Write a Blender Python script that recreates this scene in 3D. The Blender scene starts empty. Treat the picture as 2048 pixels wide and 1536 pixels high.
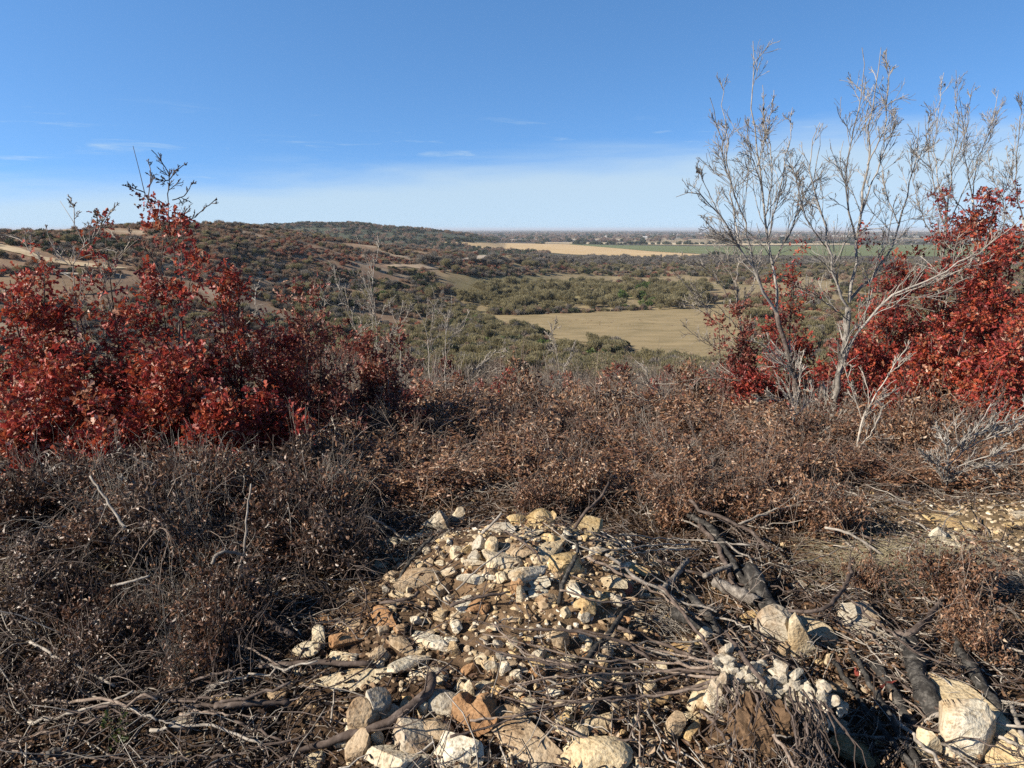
import bpy, math, random
import numpy as np
from mathutils import Vector

RNG = np.random.default_rng(11)
scene = bpy.context.scene
COL = scene.collection
# ------------------------------------------------------------------ camera
EYE = np.array([0.0, 0.0, 1.7]); PITCH = math.radians(12.35); FPX = 1420.0
CF = np.array([0, math.cos(PITCH), -math.sin(PITCH)])
CU = np.array([0, math.sin(PITCH), math.cos(PITCH)])
CR = np.array([1.0, 0, 0])
cam_d = bpy.data.cameras.new("camera"); cam = bpy.data.objects.new("camera", cam_d)
COL.objects.link(cam); scene.camera = cam
cam.location = EYE; cam.rotation_euler = (math.pi / 2 - PITCH, 0, 0)
cam_d.sensor_width = 36; cam_d.lens = FPX / 2048 * 36
cam_d.clip_start = 0.05; cam_d.clip_end = 90000

def ray(u, v):
    u = np.atleast_1d(np.asarray(u, float)); v = np.atleast_1d(np.asarray(v, float))
    d = CF + ((u - 1024) / FPX)[:, None] * CR + ((768 - v) / FPX)[:, None] * CU
    return d / np.linalg.norm(d, axis=1)[:, None]
def project(p):
    q = np.asarray(p, float) - EYE
    f = q @ CF
    return 1024 + FPX * (q @ CR) / f, 768 - FPX * (q @ CU) / f
def at(u, v, d):
    """point of the picture line (u, v) at forward distance d"""
    r = ray(u, v)[0]
    return EYE + r * (d / r[1])
# ------------------------------------------------------------------ noise and terrain
def _hash(ix, iy, s):
    h = (ix.astype(np.int64) * 374761393 + iy.astype(np.int64) * 668265263 + s * 1274126177) & 0xffffffff
    h = ((h ^ (h >> 13)) * 1274126177) & 0xffffffff
    return ((h ^ (h >> 16)) & 0xffff) / 65535.0
def vnoise(x, y, s=0):
    x = np.asarray(x, float); y = np.asarray(y, float)
    ix = np.floor(x); iy = np.floor(y); fx = x - ix; fy = y - iy
    fx = fx * fx * (3 - 2 * fx); fy = fy * fy * (3 - 2 * fy)
    a = _hash(ix, iy, s); b = _hash(ix + 1, iy, s); c = _hash(ix, iy + 1, s); d = _hash(ix + 1, iy + 1, s)
    return (a * (1 - fx) + b * fx) * (1 - fy) + (c * (1 - fx) + d * fx) * fy
def fbm(x, y, s=0, o=4):
    t = 0; a = .5
    for k in range(o):
        t = t + a * vnoise(x * 2 ** k, y * 2 ** k, s + k * 7); a *= .5
    return t / (1 - .5 ** o)
def sstep(a, b, x):
    t = np.clip((x - a) / (b - a), 0, 1); return t * t * (3 - 2 * t)
BD = np.array([-1e6, 4.2, 6, 10, 60, 110, 150, 190, 240, 600, 900, 1900, 6000, 40000.])
BZ = np.array([0, 0, -.30, -1.15, -13, -22.5, -27.5, -30, -31, -31.5, -33, -35, -41, -52.])
C1A = np.radians([-180, -75, -50, -38, -36, -30, -22, -17.5, -13, -9, -5, 0, 4, 9, 180])
C1D = np.array([300, 300, 300, 310, 320, 340, 370, 400, 420, 430, 450, 500, 540, 580, 600.])
C1Z = np.array([-31, -11, -4, -1.8, -.5, 2.0, 3.2, .2, -5.5, -10, -14, -18.5, -25, -33, -33])
C1N = np.array([90, 95, 100, 105, 110, 125, 140, 160, 190, 220, 260, 330, 400, 460, 480.])
C2A = np.radians([-180, -60, -30, -17.5, -16, -11.6, -10.2, -8, -5, -2.5, 0, 180])
C2Z = np.array([-36, -36, -10, 7, 9.5, 10, 4, .5, -8, -20, -38, -38])
def terrain(x, y):
    x = np.asarray(x, float); y = np.asarray(y, float)
    r = np.hypot(x, y); az = np.arctan2(x, y)
    z = np.interp(y, BD, BZ)
    behind = sstep(math.radians(70), math.radians(110), np.abs(az))
    # long left hill
    cd = np.interp(az, C1A, C1D); cz = np.interp(az, C1A, C1Z); cn = np.interp(az, C1A, C1N)
    t = np.where(r < cd, sstep(0, 1, (r - cn) / (cd - cn)) ** .8, 1 - sstep(0, 1, (r - cd) / 330.))
    w = np.maximum(0, cz - z) * t * (1 - behind)
    hill = np.clip(w / 10, 0, 1)
    z = z + w
    # far flat-topped ridge
    cz2 = np.interp(az, C2A, C2Z)
    t2 = sstep(850, 1500, r) * (1 - sstep(1750, 2600, r))
    z = z + np.maximum(0, cz2 - z) * t2 * (1 - behind)
    # relief
    z = z + hill * (fbm(x / 38, y / 38, 3, 3) - .5) * 4.5
    far = sstep(250, 700, r)
    z = z + (1 - far) * sstep(14, 60, r) * (fbm(x / 22, y / 22, 5, 3) - .5) * 1.6 * (1 - sstep(150, 190, r) * (1 - hill))
    # bulldozed berm of stones and the smaller heaps beside it
    z = z + .30 * np.exp(-((x - .08) / .62) ** 2 - ((y - 3.15) / .42) ** 2)
    z = z + .17 * np.exp(-((x - .05) / .8) ** 2 - ((y - 2.4) / .5) ** 2)
    z = z + .20 * np.exp(-((x + 1.9) / .9) ** 2 - ((y - 3.3) / .7) ** 2)
    z = z + .13 * np.exp(-((x - .88) / .2) ** 2 - ((y - 2.1) / .28) ** 2)
    z = z - .24 * np.exp(-((x - 1.12) / .11) ** 2 - ((y - 2.12) / .34) ** 2)
    near = 1 - sstep(9, 16, r)
    z = z + near * ((fbm(x * 1.7, y * 1.7, 9, 3) - .5) * .16 + (fbm(x * 9, y * 9, 21, 3) - .5) * .055)
    return z
_T = np.exp(np.linspace(math.log(.8), math.log(40000), 700))
def isect(u, v, h=0.0):
    d = ray(u, v); n = len(d); h = np.broadcast_to(np.asarray(h, float), (n,))
    lo = np.full(n, .5); hi = np.full(n, 40000.); done = np.zeros(n, bool); prev = np.full(n, .5)
    for t in _T:
        p = EYE + d * t
        below = (p[:, 2] < terrain(p[:, 0], p[:, 1]) + h) & ~done
        lo[below] = prev[below]; hi[below] = t; done |= below; prev[:] = t
        if done.all(): break
    for _ in range(22):
        m = (lo + hi) / 2; p = EYE + d * m[:, None]
        b = p[:, 2] < terrain(p[:, 0], p[:, 1]) + h
        hi = np.where(b, m, hi); lo = np.where(b, lo, m)
    return EYE + d * hi[:, None]
def in_poly(u, v, poly):
    u = np.asarray(u); v = np.asarray(v); c = np.zeros(u.shape, bool); n = len(poly)
    for i in range(n):
        x1, y1 = poly[i]; x2, y2 = poly[i - 1]
        k = ((y1 > v) != (y2 > v)) & (u < (x2 - x1) * (v - y1) / (y2 - y1 + 1e-9) + x1)
        c ^= k
    return c
# ------------------------------------------------------------------ mesh building
def mesh_from(name, V, polys, mat, tint=None, col=None, smooth=False):
    """polys: list of int arrays (n x k)"""
    me = bpy.data.meshes.new(name)
    V = np.asarray(V, np.float32)
    me.vertices.add(len(V)); me.vertices.foreach_set("co", V.ravel())
    lv = np.concatenate([p.ravel() for p in polys]).astype(np.int32)
    tot = np.concatenate([np.full(len(p), p.shape[1], np.int32) for p in polys])
    st = np.concatenate([[0], np.cumsum(tot)[:-1]]).astype(np.int32)
    me.loops.add(len(lv)); me.loops.foreach_set("vertex_index", lv)
    me.polygons.add(len(tot)); me.polygons.foreach_set("loop_start", st)
    try: me.polygons.foreach_set("loop_total", tot)
    except Exception: pass
    me.update(calc_edges=True)
    me.polygons.foreach_set("use_smooth", np.full(len(tot), smooth))
    if tint is not None:
        a = me.attributes.new("tint", "FLOAT", "FACE"); a.data.foreach_set("value", np.asarray(tint, np.float32))
    if col is not None:
        a = me.attributes.new("land", "FLOAT_COLOR", "POINT")
        c = np.ones((len(V), 4), np.float32); c[:, :3] = col; a.data.foreach_set("color", c.ravel())
    for m in (mat if isinstance(mat, (list, tuple)) else [mat]):
        if m: me.materials.append(m)
    return me
class MB:
    def __init__(s): s.V = []; s.q = []; s.t = []; s.qt = []; s.tt = []; s.n = 0
    def add(s, V, F, tint=None):
        F = np.asarray(F) + s.n; V = np.asarray(V, float); s.V.append(V); s.n += len(V)
        tint = np.full(len(F), .5) if tint is None else np.broadcast_to(tint, (len(F),))
        (s.q if F.shape[1] == 4 else s.t).append(F); (s.qt if F.shape[1] == 4 else s.tt).append(tint)
    def tubes(s, P, R, sides=4, caps=False, tint=None):
        P = np.asarray(P, float); R = np.asarray(R, float)
        if P.ndim == 2: P = P[None]; R = R[None]
        if caps:
            P = np.concatenate([P[:, :1], P, P[:, -1:]], 1); Z = np.zeros((len(R), 1)); R = np.concatenate([Z, R, Z], 1)
        B, K, _ = P.shape
        T = np.gradient(P[:, 1:-1] if caps else P, axis=1)
        if caps: T = np.concatenate([T[:, :1], T, T[:, -1:]], 1)
        T /= np.linalg.norm(T, axis=2, keepdims=True) + 1e-12
        ref = RNG.normal(size=(B, 1, 3)); ref /= np.linalg.norm(ref, axis=2, keepdims=True)
        U = np.cross(T, np.broadcast_to(ref, T.shape)); U /= np.linalg.norm(U, axis=2, keepdims=True) + 1e-9
        W = np.cross(T, U)
        a = np.arange(sides) / sides * 2 * math.pi
        V = P[:, :, None] + R[:, :, None, None] * (np.cos(a)[None, None, :, None] * U[:, :, None] + np.sin(a)[None, None, :, None] * W[:, :, None])
        i = np.arange(B * K * sides).reshape(B, K, sides); j = np.roll(i, -1, 2)
        F = np.stack([i[:, :-1], j[:, :-1], j[:, 1:], i[:, 1:]], -1).reshape(-1, 4)
        tt = np.repeat(RNG.random(B) if tint is None else np.broadcast_to(tint, (B,)), (K - 1) * sides)
        s.add(V.reshape(-1, 3), F, tt)
        return s
    def leaves(s, C, A, size, tint, tpl, roll=None):
        """C centres, A axis directions, one template leaf each"""
        n = len(C); TV, TF = tpl
        A = A / (np.linalg.norm(A, axis=1, keepdims=True) + 1e-9)
        N = RNG.normal(size=(n, 3)); N -= (N * A).sum(1, keepdims=True) * A; N /= np.linalg.norm(N, axis=1, keepdims=True) + 1e-9
        X = np.cross(A, N)
        k = RNG.uniform(.5, 1.5, (n, 1, 1))
        V = C[:, None] + size[:, None, None] * (TV[None, :, 0:1] * X[:, None] + TV[None, :, 1:2] * A[:, None] + k * TV[None, :, 2:3] * N[:, None])
        F = (TF[None] + (np.arange(n) * len(TV))[:, None, None]).reshape(-1, TF.shape[1])
        s.add(V.reshape(-1, 3), F, np.repeat(tint, len(TF)))
        return s
    def mesh(s, name, mat, smooth=False):
        polys = []; tint = []
        if s.q: polys.append(np.concatenate(s.q)); tint.append(np.concatenate(s.qt))
        if s.t: polys.append(np.concatenate(s.t)); tint.append(np.concatenate(s.tt))
        return mesh_from(name, np.concatenate(s.V), polys, mat, np.concatenate(tint), smooth=smooth)
def link(name, me, parent=None, label=None, cat=None, group=None, kind=None, loc=None):
    o = bpy.data.objects.new(name, me); COL.objects.link(o)
    if loc is not None: o.location = loc
    if parent is not None: o.parent = parent
    if label: o["label"] = label
    if cat: o["category"] = cat
    if group: o["group"] = group
    if kind: o["kind"] = kind
    return o
def empty(name, loc, label, cat, group=None, rz=0, sc=1):
    o = link(name, None, None, label, cat, group, loc=loc); o.empty_display_size = .1
    o.rotation_euler = (0, 0, rz); o.scale = (sc, sc, sc)
    return o
# lobed oak leaf, narrow curled dead leaf, twig-like sliver
OAK = (np.array([[0, 0, 0], [0, .38, -.05], [0, .66, -.03], [0, 1.05, -.16], [.09, .24, .03], [.38, .56, .08], [.08, .5, .05], [.30, .95, .02], [-.07, .24, .03], [-.38, .54, .08], [-.08, .5, .05], [-.28, .92, .02]]),
       np.array([[0, 4, 1], [4, 5, 1], [1, 5, 6], [1, 6, 2], [2, 6, 7], [2, 7, 3], [0, 1, 8], [8, 1, 9], [1, 10, 9], [1, 2, 10], [2, 11, 10], [2, 3, 11]]))
CURL = (np.array([[0, 0, 0], [.2, .3, .14], [-.22, .34, .10], [.18, .72, .0], [-.15, .66, .16], [.05, 1.0, -.22], [0, .35, -.04], [0, .7, -.1]]),
        np.array([[0, 1, 6], [0, 6, 2], [6, 1, 3], [6, 3, 7], [2, 6, 7], [2, 7, 4], [7, 3, 5], [4, 7, 5]]))
BLADE = (np.array([[-.5, 0, 0], [.5, .1, 0], [.42, .95, .08], [-.4, 1, .0]]), np.array([[0, 1, 2, 3]]))
SLIVER = (np.array([[-.05, 0, 0], [.05, 0, .02], [.03, 1, .1], [-.03, 1, .02]]), np.array([[0, 1, 2, 3]]))
def grow(P, R, n, t0, t1, L, ang, up, wig, rr, K=5, rmin=.0008, tipf=.62):
    """n side branches on every branch (B,K,3): new (B*n,K,3) and radii"""
    B, KK, _ = P.shape; i = np.repeat(np.arange(B), n); m = len(i)
    t = RNG.uniform(t0, t1, m) * (KK - 1); k = np.minimum(t.astype(int), KK - 2); f = (t - k)[:, None]
    pos = P[i, k] * (1 - f) + P[i, k + 1] * f
    tan = P[i, k + 1] - P[i, k]; tan /= np.linalg.norm(tan, axis=1, keepdims=True) + 1e-9
    ra = R[i, k] * (1 - f[:, 0]) + R[i, k + 1] * f[:, 0]
    plen = np.linalg.norm(np.diff(P, axis=1), axis=2).sum(1)[i]
    pr = np.cross(tan, RNG.normal(size=(m, 3))); pr /= np.linalg.norm(pr, axis=1, keepdims=True) + 1e-9
    a = ang * RNG.uniform(.6, 1.35, m)[:, None]
    d = tan * np.cos(a) + pr * np.sin(a)
    ln = plen * L * RNG.uniform(.5, 1.3, m) * (1.2 - tipf * t / (KK - 1))
    Q = np.empty((m, K, 3)); Q[:, 0] = pos
    for q in range(1, K):
        d = d + RNG.normal(size=(m, 3)) * wig + np.array([0, 0, up]); d /= np.linalg.norm(d, axis=1, keepdims=True)
        Q[:, q] = Q[:, q - 1] + d * (ln / (K - 1))[:, None]
    r0 = np.maximum(ra * rr, rmin)
    RR = r0[:, None] * np.linspace(1, .4, K)[None]
    return Q, np.maximum(RR, rmin)
def resample(P, K, jit=0.0):
    P = np.asarray(P, float)
    # Catmull-Rom through the given points
    Q = np.vstack([2 * P[0] - P[1], P, 2 * P[-1] - P[-2]]); out = []
    for i in range(1, len(Q) - 2):
        t = np.linspace(0, 1, 8, endpoint=False)[:, None]
        a, b, c, d = Q[i - 1], Q[i], Q[i + 1], Q[i + 2]
        out.append(.5 * (2 * b + (c - a) * t + (2 * a - 5 * b + 4 * c - d) * t ** 2 + (3 * b - a - 3 * c + d) * t ** 3))
    out = np.vstack(out + [P[-1:]])
    s = np.concatenate([[0], np.cumsum(np.linalg.norm(np.diff(out, axis=0), axis=1))])
    g = np.linspace(0, s[-1], K)
    r = np.stack([np.interp(g, s, out[:, k]) for k in range(3)], 1)
    if jit:
        w = RNG.normal(size=r.shape) * jit * s[-1]; w[0] = w[-1] = 0; r = r + w
    return r
# ------------------------------------------------------------------ materials
def nodes_of(name):
    m = bpy.data.materials.new(name); m.use_nodes = True
    nt = m.node_tree; nt.nodes.clear()
    out = nt.nodes.new("ShaderNodeOutputMaterial")
    return m, nt, out
def N(nt, t, **kw):
    n = nt.nodes.new(t)
    for k, v in kw.items():
        if k.startswith("i_"): n.inputs[k[2:].replace("_", " ")].default_value = v
        else: setattr(n, k, v)
    return n
def ramp(nt, stops):
    n = nt.nodes.new("ShaderNodeValToRGB"); e = n.color_ramp.elements
    while len(e) > 1: e.remove(e[-1])
    e[0].position = stops[0][0]; e[0].color = (*stops[0][1], 1)
    for p, c in stops[1:]:
        q = e.new(p); q.color = (*c, 1)
    return n
def leaf_mat(name, stops, rough=.5, trans=.25, objvar=.0, spec=.5):
    m, nt, out = nodes_of(name); L = nt.links.new
    at_ = N(nt, "ShaderNodeAttribute", attribute_name="tint")
    rp = ramp(nt, stops); val = at_.outputs["Fac"]
    if objvar:
        oi = N(nt, "ShaderNodeObjectInfo")
        ma = N(nt, "ShaderNodeMath", operation="MULTIPLY_ADD"); L(oi.outputs["Random"], ma.inputs[0]); ma.inputs[1].default_value = objvar; ma.inputs[2].default_value = -objvar / 2
        ad = N(nt, "ShaderNodeMath", operation="ADD", use_clamp=True); L(ma.outputs[0], ad.inputs[0]); L(val, ad.inputs[1]); val = ad.outputs[0]
    L(val, rp.inputs[0])
    b = N(nt, "ShaderNodeBsdfPrincipled"); b.inputs["Roughness"].default_value = rough; b.inputs["Specular IOR Level"].default_value = spec
    L(rp.outputs[0], b.inputs["Base Color"])
    if trans:
        tr = N(nt, "ShaderNodeBsdfTranslucent"); L(rp.outputs[0], tr.inputs[0])
        mx = N(nt, "ShaderNodeMixShader"); mx.inputs[0].default_value = trans
        L(b.outputs[0], mx.inputs[1]); L(tr.outputs[0], mx.inputs[2]); L(mx.outputs[0], out.inputs[0])
    else: L(b.outputs[0], out.inputs[0])
    return m
def bark_mat(name, dark, mid, light, scale=30, bump=.3, rough=.85):
    m, nt, out = nodes_of(name); L = nt.links.new
    tc = N(nt, "ShaderNodeTexCoord"); no = N(nt, "ShaderNodeTexNoise", i_Scale=scale, i_Detail=6.0, i_Roughness=.65)
    L(tc.outputs["Object"], no.inputs["Vector"])
    at_ = N(nt, "ShaderNodeAttribute", attribute_name="tint")
    ma = N(nt, "ShaderNodeMath", operation="MULTIPLY_ADD"); L(at_.outputs["Fac"], ma.inputs[0]); ma.inputs[1].default_value = .35; ma.inputs[2].default_value = -.17
    ad = N(nt, "ShaderNodeMath", operation="ADD", use_clamp=True); L(ma.outputs[0], ad.inputs[0]); L(no.outputs["Fac"], ad.inputs[1])
    rp = ramp(nt, [(.25, dark), (.5, mid), (.75, light)]); L(ad.outputs[0], rp.inputs[0])
    b = N(nt, "ShaderNodeBsdfPrincipled"); b.inputs["Roughness"].default_value = rough; b.inputs["Specular IOR Level"].default_value = .25
    bp = N(nt, "ShaderNodeBump", i_Strength=bump, i_Distance=.01); L(no.outputs["Fac"], bp.inputs["Height"])
    L(bp.outputs[0], b.inputs["Normal"]); L(rp.outputs[0], b.inputs["Base Color"]); L(b.outputs[0], out.inputs[0])
    return m
def rock_mat(name, dark, mid, light, stain):
    m, nt, out = nodes_of(name); L = nt.links.new
    tc = N(nt, "ShaderNodeTexCoord"); oi = N(nt, "ShaderNodeObjectInfo")
    mp = N(nt, "ShaderNodeVectorMath", operation="ADD"); L(tc.outputs["Object"], mp.inputs[0]); L(oi.outputs["Random"], mp.inputs[1])
    no = N(nt, "ShaderNodeTexNoise", i_Scale=14.0, i_Detail=8.0, i_Roughness=.68); L(mp.outputs[0], no.inputs["Vector"])
    rp = ramp(nt, [(.3, dark), (.48, mid), (.66, light)]); L(no.outputs["Fac"], rp.inputs[0])
    n2 = N(nt, "ShaderNodeTexNoise", i_Scale=7.0, i_Detail=5.0, i_Roughness=.6); L(mp.outputs[0], n2.inputs["Vector"])
    r2 = ramp(nt, [(.47, (0, 0, 0)), (.64, (.85, .85, .85))]); L(n2.outputs["Fac"], r2.inputs[0])
    mx = N(nt, "ShaderNodeMix", data_type="RGBA"); L(r2.outputs[0], mx.inputs[0]); L(rp.outputs[0], mx.inputs[6]); mx.inputs[7].default_value = (*stain, 1)
    n3 = N(nt, "ShaderNodeTexNoise", i_Scale=75.0, i_Detail=4.0); L(mp.outputs[0], n3.inputs["Vector"])
    r3 = ramp(nt, [(.36, (.55, .5, .44)), (.5, (1, 1, 1))]); L(n3.outputs["Fac"], r3.inputs[0])
    m2 = N(nt, "ShaderNodeMix", data_type="RGBA", blend_type="MULTIPLY"); m2.inputs[0].default_value = .8
    L(mx.outputs[2], m2.inputs[6]); L(r3.outputs[0], m2.inputs[7])
    b = N(nt, "ShaderNodeBsdfPrincipled"); b.inputs["Roughness"].default_value = .9; b.inputs["Specular IOR Level"].default_value = .2
    mu = N(nt, "ShaderNodeMath", operation="ADD"); L(no.outputs["Fac"], mu.inputs[0]); L(n3.outputs["Fac"], mu.inputs[1])
    bp = N(nt, "ShaderNodeBump", i_Strength=.55, i_Distance=.012); L(mu.outputs[0], bp.inputs["Height"])
    L(bp.outputs[0], b.inputs["Normal"]); L(m2.outputs[2], b.inputs["Base Color"]); L(b.outputs[0], out.inputs[0])
    return m
def flat_mat(name, c, c2, scale, rough=.95, bump=0, stretch=None):
    m, nt, out = nodes_of(name); L = nt.links.new
    tc = N(nt, "ShaderNodeTexCoord"); no = N(nt, "ShaderNodeTexNoise", i_Scale=scale, i_Detail=7.0, i_Roughness=.7)
    if stretch:
        mp = N(nt, "ShaderNodeMapping"); mp.inputs["Scale"].default_value = stretch; L(tc.outputs["Object"], mp.inputs[0]); L(mp.outputs[0], no.inputs["Vector"])
    else: L(tc.outputs["Object"], no.inputs["Vector"])
    rp = ramp(nt, [(.32, c), (.68, c2)]); L(no.outputs["Fac"], rp.inputs[0])
    b = N(nt, "ShaderNodeBsdfPrincipled"); b.inputs["Roughness"].default_value = rough; b.inputs["Specular IOR Level"].default_value = .15
    L(rp.outputs[0], b.inputs["Base Color"]); L(b.outputs[0], out.inputs[0])
    if bump:
        bp = N(nt, "ShaderNodeBump", i_Strength=.6, i_Distance=bump); L(no.outputs["Fac"], bp.inputs["Height"]); L(bp.outputs[0], b.inputs["Normal"])
    return m
M_RED = leaf_mat("crimson_leaf", [(0, (.05, .014, .012)), (.25, (.13, .026, .022)), (.46, (.33, .044, .036)), (.66, (.42, .088, .036)), (.80, (.24, .09, .038)), (.91, (.42, .19, .11)), (1, (.62, .42, .32))], .5, .3, 0, .45)
M_MAROON = leaf_mat("maroon_leaf", [(0, (.03, .01, .009)), (.35, (.13, .035, .026)), (.62, (.25, .062, .042)), (.82, (.22, .10, .055)), (1, (.42, .25, .16))], .5, .25, .1)
M_BROWN = leaf_mat("dead_brown_leaf", [(0, (.024, .014, .010)), (.35, (.10, .05, .031)), (.62, (.205, .105, .060)), (.82, (.30, .17, .095)), (.93, (.38, .25, .16)), (1, (.5, .4, .3))], .45, .2, .12, .5)
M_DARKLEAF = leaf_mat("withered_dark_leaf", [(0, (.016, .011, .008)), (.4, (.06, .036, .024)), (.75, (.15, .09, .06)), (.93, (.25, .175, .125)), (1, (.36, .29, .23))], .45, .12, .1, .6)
M_LITTER = leaf_mat("fallen_leaf", [(0, (.02, .013, .01)), (.4, (.07, .04, .025)), (.68, (.15, .085, .048)), (.88, (.25, .15, .08)), (1, (.4, .29, .19))], .55, .1, 0, .4)
M_GREY = bark_mat("grey_bark", (.075, .066, .056), (.25, .228, .20), (.41, .38, .34), 14)
M_TWIG = bark_mat("brown_twig_bark", (.07, .05, .04), (.19, .145, .115), (.36, .3, .25), 40)
M_PALE = bark_mat("bleached_wood", (.12, .104, .088), (.265, .235, .20), (.45, .41, .355), 30)
M_CHAR = bark_mat("charred_bark", (.012, .011, .010), (.038, .035, .032), (.16, .15, .135), 40, 1.0)
M_WEATHER = bark_mat("weathered_wood", (.06, .05, .042), (.19, .168, .145), (.42, .38, .33), 48, .9)
M_SLOPE = bark_mat("slope_twig_bark", (.07, .056, .046), (.155, .13, .11), (.27, .24, .205), 20)
M_STEM = bark_mat("dark_stem_bark", (.03, .022, .018), (.085, .063, .052), (.19, .155, .135), 30)
M_ROCK = {
 'w': rock_mat("white_limestone", (.38, .33, .24), (.56, .51, .40), (.70, .65, .54), (.40, .28, .15)),
 'c': rock_mat("cream_limestone", (.38, .31, .2), (.54, .46, .32), (.64, .57, .42), (.36, .25, .13)),
 'g': rock_mat("grey_limestone", (.26, .225, .175), (.41, .37, .295), (.54, .50, .42), (.28, .19, .11)),
 't': rock_mat("tan_limestone", (.25, .18, .11), (.38, .29, .19), (.50, .41, .29), (.24, .15, .08)),
 'o': rock_mat("ochre_limestone", (.34, .23, .10), (.50, .37, .19), (.61, .50, .31), (.33, .2, .09)),
 'y': rock_mat("golden_limestone", (.42, .33, .19), (.57, .46, .29), (.65, .56, .39), (.45, .33, .17)),
 'b': rock_mat("rusty_limestone", (.20, .105, .05), (.33, .19, .095), (.42, .27, .15), (.22, .12, .06)),
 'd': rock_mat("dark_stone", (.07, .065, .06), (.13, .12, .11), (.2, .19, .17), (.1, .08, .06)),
 'r': rock_mat("brick_red_stone", (.18, .06, .04), (.28, .11, .08), (.34, .17, .13), (.2, .1, .07)),
}
# ------------------------------------------------------------------ ground sheet
MEADOW = [(935, 628), (1000, 632), (1100, 629), (1250, 623), (1420, 619), (1500, 620), (1500, 740), (1330, 720), (1240, 690), (1090, 672), (1010, 652)]
GROVE = [(890, 592), (960, 573), (1100, 567), (1300, 564), (1420, 570), (1420, 618), (1250, 620), (1000, 624), (930, 612)]
STRIP = [(850, 540), (890, 546), (960, 556), (1130, 548), (1300, 556), (1420, 556), (1420, 566), (1300, 563), (1100, 566), (960, 574), (890, 590), (1000, 625), (960, 634), (905, 600), (892, 572)]
TRACK = [(0, 512), (60, 524), (130, 536), (250, 548), (250, 566), (120, 552), (0, 540)]
FLAT = [(0, 548), (130, 553), (260, 556), (300, 575), (230, 600), (90, 606), (0, 604)]
TANF = [(885, 484), (1000, 487), (1150, 489), (1300, 505), (1450, 513), (1300, 516), (1150, 510), (1040, 503), (960, 497)]
GREENF = [(1150, 489), (1250, 492), (1420, 494), (1700, 491), (2048, 488), (2048, 513), (1700, 515), (1450, 513), (1300, 505)]
def ground_sheet():
    az = np.radians(np.concatenate([np.linspace(-180, -56, 36)[:-1], np.linspace(-56, -39, 60)[:-1], np.linspace(-39, 39, 760), np.linspace(39, 56, 60)[1:], np.linspace(56, 180, 36)[1:-1]]))
    rr = np.concatenate([np.linspace(.05, 1.0, 6)[:-1], np.exp(np.linspace(0, math.log(7), 330))[:-1], np.exp(np.linspace(math.log(7), math.log(38000), 560))])
    A, R = np.meshgrid(az, rr); x = R * np.sin(A); y = R * np.cos(A); z = terrain(x, y)
    V = np.stack([x, y, z], -1).reshape(-1, 3); m, n = A.shape
    i = np.arange(m * n).reshape(m, n); j = np.roll(i, -1, 1)
    F = np.stack([i[:-1], j[:-1], j[1:], i[1:]], -1).reshape(-1, 4)[:, ::-1]
    r = V[:, :2]; X, Y = V[:, 0], V[:, 1]; RR = np.hypot(X, Y)
    c = np.tile(np.array([.085, .055, .035]), (len(V), 1))                       # churned soil
    def mix(c, col, w): return c * (1 - w[:, None]) + np.array(col) * w[:, None]
    c = mix(c, (.20, .145, .085), np.exp(-((X - 2.8) / .75) ** 2 - ((Y - 3.85) / .55) ** 2))  # scraped tan dirt
    c = mix(c, (.25, .17, .10), np.exp(-((X - .3) / .6) ** 2 - ((Y - 2.75) / .4) ** 2) * .8)
    c = mix(c, (.125, .10, .07), sstep(8, 14, RR))                                # thicket floor
    c = mix(c, (.27, .215, .125), sstep(80, 150, RR))                             # dry valley grass
    n1 = fbm(X / 60, Y / 60, 31, 4)
    c = mix(c, (.20, .185, .09), sstep(.5, .62, n1) * sstep(100, 160, RR) * .6)
    a = np.arctan2(X, Y); hill = sstep(-.05, -.16, a) * sstep(130, 200, RR) * (1 - sstep(560, 800, RR))
    c = mix(c, (.25, .175, .12), hill)
    c = mix(c, (.34, .275, .20), hill * sstep(.54, .66, fbm(X / 26, Y / 13, 41, 3)))
    far = sstep(480, 900, RR)
    c = mix(c, (.095, .082, .068), far)
    n2 = fbm(X / 420, Y / 700, 51, 3)
    c = mix(c, (.30, .24, .15), far * sstep(.58, .64, n2) * sstep(1700, 2300, RR))
    c = mix(c, (.45, .40, .33), far * sstep(.66, .69, fbm(X / 900, Y / 500, 61, 3)) * sstep(1900, 2500, RR))
    c = mix(c, (.07, .085, .05), far * sstep(.57, .66, fbm(X / 600, Y / 600, 71, 3)) * .8)
    m_, nt, out = nodes_of("churned_ground"); L = nt.links.new
    at_ = N(nt, "ShaderNodeAttribute", attribute_name="land"); tc = N(nt, "ShaderNodeTexCoord")
    prev = at_.outputs["Color"]
    for sc, lo, hi in ((.12, .72, 1.25), (2.2, .65, 1.3), (28.0, .55, 1.45)):
        no = N(nt, "ShaderNodeTexNoise", i_Scale=sc, i_Detail=6.0, i_Roughness=.65); L(tc.outputs["Object"], no.inputs["Vector"])
        mr = N(nt, "ShaderNodeMapRange"); mr.inputs[1].default_value = .3; mr.inputs[2].default_value = .7; mr.inputs[3].default_value = lo; mr.inputs[4].default_value = hi
        L(no.outputs["Fac"], mr.inputs[0])
        mx = N(nt, "ShaderNodeMix", data_type="RGBA", blend_type="MULTIPLY"); mx.inputs[0].default_value = 1
        L(prev, mx.inputs[6]); L(mr.outputs[0], mx.inputs[7]); prev = mx.outputs[2]
    b = N(nt, "ShaderNodeBsdfPrincipled"); b.inputs["Roughness"].default_value = .95; b.inputs["Specular IOR Level"].default_value = .1
    bp = N(nt, "ShaderNodeBump", i_Strength=.7, i_Distance=.02); L(no.outputs["Fac"], bp.inputs["Height"]); L(bp.outputs[0], b.inputs["Normal"])
    L(prev, b.inputs["Base Color"]); L(b.outputs[0], out.inputs[0])
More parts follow.
